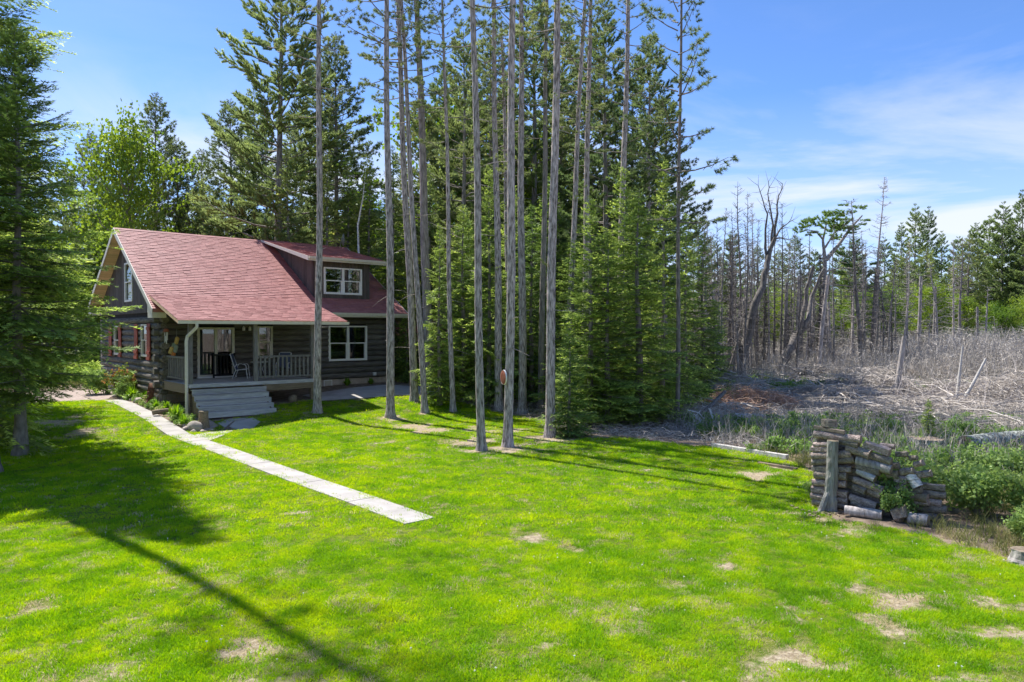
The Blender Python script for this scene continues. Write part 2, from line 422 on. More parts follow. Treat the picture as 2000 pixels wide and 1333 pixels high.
FOREST_TREES = [  # kind, x, y, z, height
    ('white_pine', -14.34, 44.00, 0.35, 28.0), ('red_pine', -11.69, 47.00, 0.29, 22.2), ('red_pine', -14.21, 53.00, 0.02, 23.5), ('red_pine', -25.94, 52.00, -0.07, 20.4),
    ('maple', -24.67, 46.00, 0.04, 17.6), ('red_pine', -21.02, 53.00, 0.15, 20.0), ('white_pine', -20.91, 58.00, -0.13, 23.1), ('spruce', -12.92, 41.00, 0.35, 13.3),
    ('spruce', -20.83, 48.00, 0.26, 12.9), ('spruce', -19.89, 49.00, 0.31, 12.6), ('spruce', -23.36, 50.00, 0.12, 12.3), ('spruce', -10.15, 44.00, 0.34, 13.1),
    ('spruce', -10.90, 42.00, 0.35, 13.2), ('spruce', -8.82, 44.00, 0.27, 13.8), ('spruce', -6.69, 40.00, 0.34, 13.1), ('red_pine', -6.27, 50.00, -0.53, 20.0),
    ('maple', -29.17, 52.00, -0.25, 13.3), ('maple', -25.03, 56.00, -0.15, 13.2), ('maple', -10.35, 52.00, -0.31, 14.7), ('maple', -22.49, 60.00, -0.28, 13.1),
    ('spruce', -27.05, 56.00, -0.25, 13.3), ('white_pine', -18.33, 62.00, -0.51, 23.5), ('maple', -30.28, 60.00, -0.51, 12.9), ('spruce', -17.30, 50.00, 0.33, 11.6),
    ('spruce', -21.02, 55.00, 0.06, 14.8), ('white_pine', -4.95, 52.00, -0.60, 23.4), ('white_pine', -2.95, 43.00, -0.26, 21.8), ('red_pine', -1.56, 48.00, -0.60, 23.9),
    ('maple', -4.04, 56.00, -0.60, 23.7), ('white_pine', 1.33, 46.00, -0.60, 25.8), ('maple', 1.75, 54.00, -0.60, 21.0), ('white_pine', 3.60, 50.00, -0.60, 25.9),
    ('white_pine', 5.06, 39.00, -0.60, 21.5), ('red_pine', 5.08, 47.00, -0.60, 22.8), ('white_pine', 7.92, 41.00, -0.60, 21.0), ('red_pine', 7.69, 46.00, -0.60, 21.4),
    ('white_pine', -0.40, 56.00, -0.60, 23.7), ('maple', 0.36, 50.00, -0.60, 15.1), ('spruce', -1.30, 45.00, -0.56, 13.9), ('spruce', -4.73, 41.00, 0.14, 12.3),
    ('spruce', 2.86, 44.00, -0.60, 14.0), ('maple', -2.81, 60.00, -0.60, 18.7), ('maple', 5.44, 58.00, -0.60, 16.9), ('red_pine', 9.52, 44.00, -0.60, 18.1),
    ('white_pine', 15.66, 60.00, -0.60, 13.5), ('maple', -13.41, 62.00, -0.60, 14.7), ('maple', -8.65, 60.00, -0.60, 15.2), ('maple', -6.26, 62.00, -0.60, 16.5),
    ('spruce', 0.61, 42.00, -0.53, 11.6), ('spruce', -2.74, 40.00, -0.04, 10.2), ('white_pine', -37.64, 60.00, -0.60, 17.4), ('maple', -38.05, 58.00, -0.60, 13.1),
    ('spruce', -32.91, 55.00, -0.47, 13.3), ('maple', -43.36, 62.00, -0.60, 14.7), ('white_pine', -44.73, 66.00, -0.60, 22.5), ('maple', -38.07, 66.00, -0.60, 14.0),
    ('maple', -29.42, 48.00, -0.21, 7.6),
]
GROVE_FIRS = [  # x, y, z, height, radius
    (-3.21, 31.34, -0.27, 8.0, 1.24), (-2.29, 33.45, -0.15, 9.1, 1.69), (-1.05, 32.45, -0.34, 10.8, 1.75), (0.92, 33.67, -0.42, 9.4, 1.70),
    (2.63, 30.31, -0.60, 7.5, 1.31), (2.97, 27.02, -0.60, 8.7, 1.46), (3.59, 26.73, -0.60, 7.3, 1.35), (4.85, 27.32, -0.60, 9.1, 1.58),
    (6.28, 29.59, -0.60, 10.8, 1.32), (7.68, 31.46, -0.60, 8.8, 1.47), (10.26, 38.22, -0.60, 8.9, 1.65), (1.97, 24.37, -0.60, 3.6, 0.84),
    (5.08, 32.70, -0.60, 11.1, 1.89), (2.02, 37.34, -0.44, 11.7, 2.02), (-2.17, 35.41, -0.00, 8.6, 1.79), (11.61, 40.72, -0.60, 5.3, 1.17),
    (-5.75, 38.60, 0.30, 4.2, 0.85), (0.00, 36.45, -0.22, 10.8, 2.10),
]
FAR_TREES = [  # kind, x, y, z, height
    ('white_pine', 49.81, 88.00, -0.60, 16.3), ('white_pine', 53.86, 92.00, -0.60, 16.6), ('white_pine', 66.46, 110.00, -0.60, 16.1), ('white_pine', 61.99, 95.00, -0.60, 15.2),
    ('white_pine', 56.32, 84.00, -0.60, 14.5), ('white_pine', 55.26, 80.00, -0.60, 15.3), ('white_pine', 55.96, 78.00, -0.60, 16.1), ('white_pine', 57.50, 110.00, -0.60, 15.3),
    ('white_pine', 65.86, 105.00, -0.60, 14.8), ('red_pine', 35.69, 90.00, -0.60, 15.7), ('white_pine', 42.54, 100.00, -0.60, 15.0), ('white_pine', 43.84, 95.00, -0.60, 15.1),
    ('red_pine', 32.88, 95.00, -0.60, 15.1), ('white_pine', 54.79, 100.00, -0.60, 15.9), ('white_pine', 24.80, 80.00, -0.60, 14.7), ('red_pine', 21.36, 75.00, -0.60, 13.2),
    ('white_pine', 56.44, 76.00, -0.60, 15.5), ('white_pine', 70.08, 100.00, -0.60, 16.4), ('white_pine', 50.57, 105.00, -0.60, 14.8), ('red_pine', 39.37, 105.00, -0.60, 15.6),
    ('maple', 21.92, 80.00, -0.60, 8.8), ('maple', 21.54, 72.00, -0.60, 8.0), ('maple', 23.09, 75.00, -0.60, 10.6), ('maple', 24.00, 73.00, -0.60, 9.4),
    ('maple', 28.20, 82.00, -0.60, 11.3), ('maple', 30.02, 81.00, -0.60, 8.8), ('maple', 28.00, 73.00, -0.60, 10.0), ('maple', 31.66, 78.00, -0.60, 10.6),
    ('maple', 28.40, 67.00, -0.60, 8.0), ('maple', 38.19, 86.00, -0.60, 10.8), ('maple', 38.76, 84.00, -0.60, 8.5), ('maple', 36.22, 76.00, -0.60, 8.9),
    ('maple', 33.14, 67.00, -0.60, 9.4), ('maple', 41.92, 82.00, -0.60, 10.9), ('maple', 34.83, 66.00, -0.60, 9.4), ('maple', 43.60, 80.00, -0.60, 9.5),
    ('maple', 48.17, 85.00, -0.60, 10.4), ('maple', 40.05, 68.00, -0.60, 10.2), ('maple', 45.04, 75.00, -0.60, 10.0), ('maple', 51.78, 84.00, -0.60, 9.0),
    ('maple', 46.42, 73.00, -0.60, 9.0), ('maple', 52.06, 79.00, -0.60, 9.8), ('maple', 52.24, 77.00, -0.60, 8.9), ('maple', 46.13, 67.00, -0.60, 7.6),
    ('maple', 56.52, 80.00, -0.60, 10.0), ('maple', 49.03, 67.00, -0.60, 9.1), ('maple', 54.32, 73.00, -0.60, 10.0), ('spruce', 23.46, 87.00, -0.60, 10.8),
    ('spruce', 27.99, 94.00, -0.60, 13.6), ('spruce', 28.74, 91.00, -0.60, 9.8), ('spruce', 35.11, 100.00, -0.60, 12.4), ('spruce', 33.22, 90.00, -0.60, 10.7),
    ('spruce', 36.81, 92.00, -0.60, 10.6), ('spruce', 34.08, 78.00, -0.60, 11.8), ('spruce', 36.10, 78.00, -0.60, 11.8), ('spruce', 40.45, 83.00, -0.60, 12.5),
    ('spruce', 51.26, 100.00, -0.60, 10.9), ('spruce', 51.56, 96.00, -0.60, 10.0), ('spruce', 52.23, 93.00, -0.60, 11.5), ('spruce', 58.72, 98.00, -0.60, 10.9),
    ('spruce', 48.48, 78.00, -0.60, 11.5), ('spruce', 62.78, 96.00, -0.60, 10.6), ('spruce', 68.28, 100.00, -0.60, 10.4), ('spruce', 69.74, 98.00, -0.60, 10.9),
    ('spruce', 69.91, 96.00, -0.60, 11.7),
]
DEAD_TREES = [  # x, y, z, height, lean in x at the top, trunk diameter
    (13.50, 46.41, -0.60, 11.60, 0.43, 0.23), (17.03, 52.80, -0.60, 14.75, 0.30, 0.30), (17.24, 51.17, -0.60, 12.86, 0.07, 0.22), (18.21, 52.80, -0.60, 11.90, 0.08, 0.23),
    (13.90, 49.64, -0.60, 11.58, 0.25, 0.21), (15.23, 49.64, -0.60, 9.97, -0.04, 0.32), (18.46, 51.17, -0.60, 11.27, -0.15, 0.22), (20.37, 55.13, -0.60, 12.26, 0.04, 0.24),
    (20.38, 52.80, -0.60, 10.38, 0.19, 0.23), (20.06, 49.64, -0.60, 7.47, 0.21, 0.21), (22.77, 53.94, -0.60, 7.61, 0.27, 0.23), (22.27, 51.17, -0.60, 9.06, -0.11, 0.33),
    (22.50, 49.64, -0.60, 5.68, 0.43, 0.21), (24.57, 52.80, -0.60, 5.05, 0.38, 0.19), (24.12, 50.65, -0.60, 10.10, 1.10, 0.29), (23.53, 47.74, -0.60, 12.41, 0.79, 0.38),
    (26.00, 51.17, -0.60, 14.52, 0.66, 0.30), (27.62, 52.80, -0.60, 8.47, 0.49, 0.23), (29.41, 52.80, -0.60, 9.23, 0.23, 0.30), (29.73, 51.17, -0.60, 4.82, 0.44, 0.30),
    (33.34, 55.13, -0.60, 9.28, 0.95, 0.32), (35.56, 56.38, -0.60, 11.04, 0.49, 0.33), (35.47, 57.03, -0.60, 10.92, -0.08, 0.25), (14.47, 47.74, -0.60, 6.63, -1.38, 0.17),
    (17.55, 49.64, -0.60, 6.75, 0.07, 0.25), (20.84, 52.80, -0.60, 5.43, 0.19, 0.23), (19.74, 47.74, -0.60, 3.88, -0.10, 0.28), (22.14, 49.64, -0.60, 3.89, -0.07, 0.50),
    (28.64, 55.13, -0.60, 5.51, 0.40, 0.20), (30.86, 57.03, -0.60, 7.22, 0.29, 0.21), (37.24, 57.03, -0.60, 5.57, 0.12, 0.21), (41.24, 60.49, -0.60, 4.82, 0.22, 0.22),
    (42.68, 60.49, -0.60, 3.95, -0.13, 0.22), (35.02, 59.05, -0.60, 7.35, 0.17, 0.21), (16.61, 52.80, -0.60, 8.47, 0.00, 0.27), (16.38, 57.03, -0.60, 12.56, 0.16, 0.25),
    (32.34, 56.38, -0.60, 7.99, 0.20, 0.20), (36.80, 55.13, -0.60, 7.10, -0.12, 0.24),
]
LAWN_EDGE = [(-4.02, 33.77), (-2.58, 32.44), (-0.72, 31.08), (0.15, 30.31), (1.25, 28.41), (1.46, 24.61), (2.30, 23.90), (3.80, 23.90), (5.11, 22.81), (6.30, 21.81), (7.36, 20.38), (7.68, 18.98), (7.41, 17.32), (6.14, 13.92), (6.35, 13.29), (7.30, 12.61), (7.56, 12.00), (7.92, 10.94), (9.13, 9.70)]
DECK_PATH = [(-8.87, 33.11), (-6.40, 36.48), (-4.23, 35.56), (-3.88, 33.56), (-4.80, 32.89), (-6.52, 31.67), (-8.26, 30.83)]
PAD = [(-10.64, 25.63), (-10.95, 27.07), (-10.03, 27.79), (-9.67, 27.05), (-9.64, 26.08)]
BARE = [(-2.81, 25.89), (-0.23, 21.62), (1.37, 23.68), (6.12, 17.63), (7.21, 18.83), (-16.39, 25.50), (-14.62, 24.24), (-4.15, 14.00), (2.19, 10.09), (3.19, 7.85), (-0.17, 7.72), (5.25, 8.52), (-6.36, 9.33), (0.45, 12.36), (1.01, 11.63), (-2.62, 16.46), (4.92, 9.70), (6.24, 9.16), (-3.01, 7.97), (-4.14, 13.01), (3.27, 10.75), (3.44, 18.28), (6.17, 13.54), (-1.16, 22.91), (-3.46, 26.59), (7.87, 12.36)]

# ---------------------------------------------------------------- woodpile: each log by its two ends along the pile face (along, up) and its diameter
PILE_LEFT = [
    (-0.01, 1.49, 0.89, 1.47, 0.126), (-0.02, 1.63, 0.59, 1.59, 0.065), (0.19, 1.44, 0.85, 1.36, 0.112), (-0.01, 1.27, 0.27, 1.31, 0.083),
    (-0.05, 1.19, 0.28, 1.21, 0.094), (-0.05, 1.04, 0.71, 1.17, 0.119), (-0.04, 0.91, 0.76, 1.06, 0.105), (-0.04, 0.79, 0.71, 0.86, 0.112),
    (0.01, 0.67, 0.63, 0.71, 0.141), (-0.03, 0.50, 0.62, 0.55, 0.112), (-0.05, 0.36, 0.65, 0.35, 0.119), (-0.06, 0.22, 0.65, 0.22, 0.112),
    (-0.03, 0.10, 0.65, 0.11, 0.101),
]
PILE_MID = [
    (0.63, 1.29, 1.06, 1.19, 0.144), (0.94, 1.38, 1.40, 1.27, 0.134), (0.85, 1.22, 1.43, 1.10, 0.119), (0.80, 1.05, 1.43, 0.94, 0.144),
    (0.81, 0.93, 1.23, 0.87, 0.126), (0.82, 0.85, 1.15, 0.73, 0.112), (0.75, 0.66, 1.29, 0.53, 0.112), (0.75, 0.52, 0.99, 0.46, 0.112),
    (1.00, 0.48, 1.26, 0.42, 0.108), (0.68, 0.30, 1.18, 0.21, 0.112), (0.72, 0.23, 1.17, 0.16, 0.126), (0.69, -0.01, 1.17, 0.03, 0.137),
    (0.65, -0.15, 1.30, -0.10, 0.148),
]
PILE_RIGHT = [
    (1.72, 0.85, 1.86, 0.64, 0.162), (1.81, 0.86, 2.08, 0.93, 0.108), (1.69, 0.46, 2.02, 0.44, 0.148), (1.75, 0.34, 2.04, 0.37, 0.094),
    (1.50, 0.11, 1.72, 0.22, 0.202), (1.74, -0.06, 2.07, 0.04, 0.166), (1.56, 0.88, 1.79, 0.95, 0.112), (1.48, 1.22, 1.68, 1.25, 0.090),
    (1.79, 1.05, 1.94, 1.12, 0.083), (1.21, 1.37, 1.46, 1.37, 0.076), (1.69, 0.55, 1.92, 0.59, 0.112), (1.53, 0.07, 1.63, -0.10, 0.134),
    (1.71, 1.17, 1.84, 1.20, 0.079), (1.47, 0.75, 1.69, 0.74, 0.126), (1.50, 0.59, 1.69, 0.60, 0.134), (1.40, 0.44, 1.56, 0.43, 0.134),
    (1.32, 0.98, 1.54, 1.01, 0.119), (1.32, 0.82, 1.53, 0.84, 0.126), (1.34, 0.29, 1.53, 0.30, 0.144),
]

LAWN_POLY = LAWN_EDGE + [(14, 4), (-34, 4), hxy(-16, 7.2), hxy(-1.6, 7.2), hxy(0, 3), hxy(11, 3.4)]
BED_POLY = [hxy(-0.86, 10.5), hxy(0.02, 10.5), hxy(0.02, 0.2), hxy(0.4, -1.4), hxy(0.35, -2.3), hxy(-0.3, -2.9), hxy(-0.86, -2.2)]
WALK_L, WALK_R = -1.58, -0.9
BARE_R = [0.7, 0.75, 0.7, 0.5, 0.45, 0.8, 0.6, 0.22, 0.20, 0.30, 0.24, 0.20, 0.22, 0.26, 0.22, 0.2, 0.22, 0.24, 0.22, 0.20, 0.2, 0.2, 0.45, 0.8, 0.7, 0.4]
def lawn_mask(x, y):
    a, b = huv(x, y)
    m = inpoly(x, y, LAWN_POLY)
    m &= ~((a > -0.15) & (a < 11.5) & (b > -0.05) & (b < 16))
    m &= ~((a > 0.3) & (a < 3.1) & (b > -1.5) & (b <= 0))
    m &= ~((a > WALK_L + .05) & (a < WALK_R - .05) & (b > -17.95))
    m &= ~((a > -1.0) & (a < 0.1) & (b > -2.2))
    return m & ~inpoly(x, y, BED_POLY) & ~inpoly(x, y, DECK_PATH) & ~inpoly(x, y, PAD)
def bare_amt(x, y):
    x, y = np.asarray(x, float), np.asarray(y, float)
    w = np.zeros(x.shape)
    for (px, py), r in zip(BARE, BARE_R):
        dx, dy = x - px, (y - py) * 0.8
        w = np.maximum(w, np.exp(-(dx * dx + dy * dy) / (r * r)))
    for t in GROVE_PINES:
        w = np.maximum(w, 0.8 * np.exp(-((x - t[0]) ** 2 + (y - t[1]) ** 2) / 0.45 ** 2))
    grove = np.exp(-((x + 1.2) / 4.0) ** 2 - ((y - 25.0) / 3.8) ** 2)
    near = sstep(2.0, 5.0, x) * (1 - sstep(11, 14, y))
    thin = 0.42 + 0.42 * grove + 0.14 * near + 0.10 * (1 - sstep(8, 13, y))
    n = fbm(x, y, 1.5); f = fbm(x + 31, y, 5.0)
    return np.clip(w * (0.05 + 0.65 * n + 1.0 * f) + thin * sstep(0.5, 0.75, 0.6 * n + 0.55 * f), 0, 1)

# ---------------------------------------------------------------- ground
def axis(lo, hi, step, far):
    mid = np.arange(lo, hi + 1e-6, step)
    return np.concatenate([lo - np.array(far[::-1]), mid, hi + np.array(far)])
gx = axis(-48, 62, 0.4, [4, 10, 25, 60, 150, 350, 900])
gy = axis(-6, 78, 0.4, [4, 10, 25, 60, 150, 350, 900])
GX, GY = np.meshgrid(gx, gy)
lawnw = lawn_mask(GX, GY).astype(float)
GZ = terr(GX, GY) + 0.05 * (fbm(GX, GY, 0.35) - 0.5) * (1 - 0.6 * lawnw)
slashw = sstep(7.5, 10, GX) * sstep(24, 27, GY + 0.25 * GX - 2)
gb = MB()
ny, nx = GX.shape
idx = np.arange(ny * nx).reshape(ny, nx)
gb.add(np.stack([GX, GY, GZ], -1).reshape(-1, 3), np.stack([idx[:-1, :-1], idx[:-1, 1:], idx[1:, 1:], idx[1:, :-1]], -1).reshape(-1, 4))
gm = bpy.data.materials.new('ground_cover')
gm.use_nodes = True
n, l = gm.node_tree.nodes, gm.node_tree.links
b = n['Principled BSDF']; b.inputs['Roughness'].default_value = 0.95; b.inputs['Specular IOR Level'].default_value = 0.15
tc = n.new('ShaderNodeTexCoord')
def gnoise(s, d=6):
    t = n.new('ShaderNodeTexNoise'); t.inputs['Scale'].default_value = s; t.inputs['Detail'].default_value = d; t.inputs['Roughness'].default_value = 0.7
    l.new(tc.outputs['Object'], t.inputs['Vector']); return t.outputs['Fac']
def gramp(f, a, ca, bb, cb):
    r = n.new('ShaderNodeValToRGB'); r.color_ramp.elements[0].position = a; r.color_ramp.elements[0].color = (*ca, 1)
    r.color_ramp.elements[1].position = bb; r.color_ramp.elements[1].color = (*cb, 1); l.new(f, r.inputs[0]); return r.outputs[0]
def gattr(nm, k=0.5, s=6):
    a = n.new('ShaderNodeAttribute'); a.attribute_name = nm
    sb = n.new('ShaderNodeMath'); sb.operation = 'SUBTRACT'; l.new(gnoise(s), sb.inputs[0]); sb.inputs[1].default_value = 0.5
    ml = n.new('ShaderNodeMath'); ml.operation = 'MULTIPLY_ADD'; l.new(sb.outputs[0], ml.inputs[0]); ml.inputs[1].default_value = k; l.new(a.outputs['Fac'], ml.inputs[2])
    mr = n.new('ShaderNodeMapRange'); mr.interpolation_type = 'SMOOTHSTEP'; mr.inputs['From Min'].default_value = 0.35; mr.inputs['From Max'].default_value = 0.65
    l.new(ml.outputs[0], mr.inputs['Value']); return mr.outputs[0]
def gmix(f, a, c):
    x = n.new('ShaderNodeMix'); x.data_type = 'RGBA'; l.new(f, x.inputs[0]); l.new(a, x.inputs[6]); l.new(c, x.inputs[7]); return x.outputs[2]
duff = gramp(gnoise(3.5), 0.35, (0.13, 0.095, 0.07), 0.68, (0.32, 0.25, 0.19))
sl = gramp(gnoise(2.2, 9), 0.36, (0.15, 0.125, 0.10), 0.66, (0.40, 0.345, 0.29))
gr = gramp(gnoise(7), 0.38, (0.07, 0.11, 0.010), 0.62, (0.17, 0.19, 0.03))
br = gramp(gnoise(16, 9), 0.36, (0.20, 0.15, 0.095), 0.62, (0.47, 0.395, 0.28))
c = gmix(gattr('slash', 0.8, 1.5), duff, sl)
c = gmix(gattr('lawn', 0.5, 4), c, gr)
c = gmix(gattr('bare', 0.9, 7), c, br)
l.new(c, b.inputs['Base Color'])
bp = n.new('ShaderNodeBump'); bp.inputs['Strength'].default_value = 0.6; bp.inputs['Distance'].default_value = 0.05
l.new(gnoise(24, 8), bp.inputs['Height']); l.new(bp.outputs[0], b.inputs['Normal'])
ground = gb.build('ground', gm, smooth=True, kind='structure')
for nm, arr in (('lawn', lawnw), ('bare', bare_amt(GX, GY) * lawnw), ('slash', slashw)):
    at = ground.data.attributes.new(nm, 'FLOAT', 'POINT')
    at.data.foreach_set('value', arr.ravel().astype(np.float32))

# ---------------------------------------------------------------- paths
def sheet(name, poly, m, dz, thick=0.0, kind='structure', parent=None, sub=0.5):
    """a slab laid along the terrain over a polygon of world points"""
    mb = MB()
    top = [(x, y, float(terr(x, y)) + dz) for x, y in poly]
    bot = [(x, y, z - max(thick, 0.15)) for x, y, z in top]
    k = len(top)
    mb.add(top, [tuple(range(k))])
    mb.add(top + bot, [(i, k + i, k + (i + 1) % k, (i + 1) % k) for i in range(k)])
    return mb.build(name, m, parent, kind=kind)
walk = thing('walkway', None, None); walk['kind'] = 'structure'
vs = [-18.0, -15.75, -13.38, -10.2, -7.0, -5.0, -3.1, -1.3, 0.5, 2.6, 4.6, 6.6]
for i in range(len(vs) - 1):
    a0, a1 = vs[i] + 0.016, vs[i + 1] - 0.016
    dl = 0.02 * math.sin(i * 2.1)
    sheet('slab', [hxy(WALK_L + dl, a0), hxy(WALK_R + dl, a0), hxy(WALK_R + 0.02 * math.sin(i * 2.1 + 2.1), a1), hxy(WALK_L + 0.02 * math.sin(i * 2.1 + 2.1), a1)],
          M['concrete'], 0.028, kind=None, parent=walk)
sheet('slab', [hxy(-0.92, -5.2), hxy(-0.35, -4.55), hxy(0.55, -3.3), hxy(0.2, -3.0), hxy(-0.5, -3.3), hxy(-0.92, -3.6)], M['concrete'], 0.024, kind=None, parent=walk)
sheet('slab', [(-9.95, 25.75), (-9.55, 26.2), (-9.62, 27.1), (-10.1, 27.62), (-10.55, 27.0), (-10.45, 26.2)], M['concrete'], 0.02, kind=None, parent=walk)
sheet('slab', [(-10.55, 26.05), (-10.6, 27.0), (-10.25, 27.55), (-10.85, 27.3), (-11.05, 26.6)], M['concrete'], 0.03, kind=None, parent=walk)
pth = MB()                                          # path along the front, draped over the ground
pu = np.linspace(5.32, 12.2, 24); pg = []
for u_ in pu:
    vf = -0.5 - 0.3 * min(1, (u_ - 5.32) / 2.2) - 0.12 * (u_ - 5.32) * .8; vb = 1.35 + 0.2 * (u_ - 5.32) if u_ < 10.3 else 2.35 - 1.6 * (u_ - 10.3)
    pg.append([(*hxy(u_, vf + (vb - vf) * t), float(terr(*hxy(u_, vf + (vb - vf) * t))) + 0.035) for t in np.linspace(0, 1, 7)])
pg = np.array(pg); ii = np.arange(pg.shape[0] * 7).reshape(-1, 7)
pth.add(pg.reshape(-1, 3), np.stack([ii[:-1, :-1], ii[1:, :-1], ii[1:, 1:], ii[:-1, 1:]], -1).reshape(-1, 4))
pth.build('path', M['concrete'], kind='structure')
sheet('driveway', [hxy(-1.5, 6.62), hxy(-0.2, 10.6), hxy(-0.2, 30), hxy(-30, 30), hxy(-30, 14), hxy(-7, 9.2)], M['gravelpath'], 0.02)
sheet('garden_bed', BED_POLY, M['gravelpath'], 0.03)

# ---------------------------------------------------------------- log cabin
cabin = thing('log_cabin', 'dark log cabin with a red shingle roof, dormer and grey covered porch', 'house', (HO[0], HO[1], 0), HYAW)
RV, RZ, SL = 9.25, 7.97, 0.61                       # ridge (local y, z) and roof slope
OV, LEN, FV, BV = 0.6, 11.2, 3.6, 14.4              # overhang, length, front and back wall
EF, EB = 2.62, 15.15                                # front and back eave
roofz = lambda v: RZ - SL * abs(v - RV)
OPEN_F = [(1.46, 3.05, 0.92, 3.2), (4.14, 4.84, 1.73, 3.24), (7.74, 9.87, 1.5, 3.28)]
OPEN_G = [(5.37, 6.48, 1.85, 3.32), (10.55, 11.69, 1.8, 3.28)]

def cut_boxes(L0, L1, z0, z1, opens):
    xs = sorted({L0, L1, *[o[0] for o in opens], *[o[1] for o in opens]})
    for a, b_ in zip(xs[:-1], xs[1:]):
        zs = [z0]
        for o in opens:
            if o[0] <= a + 1e-6 and o[1] >= b_ - 1e-6: zs += [o[2], o[3]]
        zs.append(z1)
        for i in range(0, len(zs), 2): yield a, b_, zs[i], zs[i + 1]

fd = MB()
for row in range(3):
    z = -0.35 + row * 0.33
    for i in range(29):
        u0 = i * 0.4 - (0.2 if row % 2 else 0)
        for v0, v1 in ((FV + 0.04, FV + 0.2),):
            fd.box((max(u0, 0) + 0.004, v0 + rnd.uniform(0, .006), z), (min(u0 + 0.392, LEN), v1, z + 0.322), 0, rnd.random())
fd.box((0.05, FV + 0.1, -0.5), (0.2, BV, 0.62)); fd.box((LEN - 0.2, FV + 0.1, -0.5), (LEN - 0.03, BV, 0.62)); fd.box((0.05, BV - 0.2, -0.5), (LEN, BV, 0.62))
fd.build('foundation', M['block'], cabin, kind='stuff')

front = MB()
for a, b_, z0, z1 in cut_boxes(0.1, LEN - 0.1, 0.6, 4.4, OPEN_F): front.box((a, FV + 0.06, z0), (b_, FV + 0.26, z1))
front = front.build('front_wall', M['dark'], cabin)
gable = MB()
for a, b_, z0, z1 in cut_boxes(FV + 0.3, BV, 0.5, 3.9, OPEN_G): gable.box((0.06, a, z0), (0.26, b_, z1))
gable.prism([(0.06, 2.9 + 0.7, 3.9), (0.06, BV, 3.9), (0.06, BV, roofz(BV) - 0.2), (0.06, RV, RZ - 0.25), (0.06, FV, roofz(FV) - 0.2)], (0.2, 0, 0))
gable = gable.build('gable_wall', M['dark'], cabin)
bw = MB()
bw.box((0.3, BV - 0.25, 0.5), (LEN, BV, 4.6))
bw.prism([(LEN - 0.26, FV + 0.3, 0.5), (LEN - 0.26, BV - 0.3, 0.5), (LEN - 0.26, BV - 0.3, roofz(BV) - 0.1), (LEN - 0.26, RV, RZ - 0.25), (LEN - 0.26, FV + 0.3, roofz(FV) - 0.1)], (0.25, 0, 0))
bw.build('rear_wall', M['siding'], cabin)
fl = MB()
fl.box((0.3, FV + 0.3, 0.7), (LEN - 0.3, BV - 0.3, 0.9)); fl.box((0.3, FV + 0.3, 3.95), (LEN - 0.3, BV - 0.3, 4.15)); fl.box((5.6, FV + 0.3, 0.9), (5.75, BV - 0.3, 3.95))
fl.build('floor', M['dark'], cabin)

def log(name, p0, p1, r, parent, m, seed, seg=10):
    rng = np.random.RandomState(seed)
    L = np.linalg.norm(np.array(p1) - np.array(p0)); k = max(2, int(L / 0.5) + 1)
    t = np.linspace(0, 1, k)[:, None]
    P = np.array(p0) * (1 - t) + np.array(p1) * t + rng.uniform(-0.008, 0.008, (k, 3))
    mb = MB(); mb.tube(P, r * (1 + rng.uniform(-0.04, 0.04, k)), seg, 0, 0.5, True, 1, 0.02, rng)
    return mb.build(name, [m, M['log_end']], parent, smooth=True)
PITCH = 0.278
for row in range(12):
    z = 0.74 + row * PITCH
    ext0 = -0.32 if row % 2 == 0 else -0.12
    segs = [(ext0, LEN + (0.34 if row % 2 == 0 else 0.1))]
    for o in OPEN_F:
        if o[2] - 0.06 < z < o[3] + 0.06:
            ns = []
            for s0, s1 in segs:
                if s0 < o[0] and s1 > o[1]: ns += [(s0, o[0] - 0.02), (o[1] + 0.02, s1)]
                else: ns.append((s0, s1))
            segs = ns
    for j, (s0, s1) in enumerate(segs): log('log', (s0, FV + 0.04, z), (s1, FV + 0.04, z), 0.152, front, M['log'], row * 10 + j)
for row in range(13):
    z = 0.44 + row * PITCH
    segs = [(FV - (0.5 if row % 2 else 0.3), BV + 0.25)]
    for o in OPEN_G:
        if o[2] - 0.06 < z < o[3] + 0.06:
            ns = []
            for s0, s1 in segs:
                if s0 < o[0] and s1 > o[1]: ns += [(s0, o[0] - 0.02), (o[1] + 0.02, s1)]
                else: ns.append((s0, s1))
            segs = ns
    for j, (s0, s1) in enumerate(segs):
        if z < 3.75: log('log', (0.03, s0, z), (0.03, s1, z), 0.155, gable, M['log_gable'], 300 + row * 10 + j)
sd = MB()                                           # vertical boards of the upper gable
v = FV + 0.05
while v < BV - 0.05:
    w = min(0.17, BV - v)
    zt0, zt1 = roofz(v) - 0.16, roofz(v + w) - 0.16
    zb = 3.84
    cuts = [(zb, min(zt0, zt1), zt0, zt1)]
    if 8.15 < v + w / 2 < 9.62:
        sd.box((-0.045, v + 0.004, zb), (0.06, v + w - 0.004, 4.42), 0, rnd.random())
        sd.prism([(-0.045, v + 0.004, 6.34), (-0.045, v + w - 0.004, 6.34), (-0.045, v + w - 0.004, zt1), (-0.045, v + 0.004, zt0)], (0.1, 0, 0), 0, rnd.random())
    else:
        dx = rnd.uniform(0, 0.006)
        sd.prism([(-0.045 - dx, v + 0.004, zb), (-0.045 - dx, v + w - 0.004, zb), (-0.045 - dx, v + w - 0.004, zt1), (-0.045 - dx, v + 0.004, zt0)], (0.1, 0, 0), 0, rnd.random())
    v += 0.172
sd.build('siding', M['siding'], gable, kind='stuff')

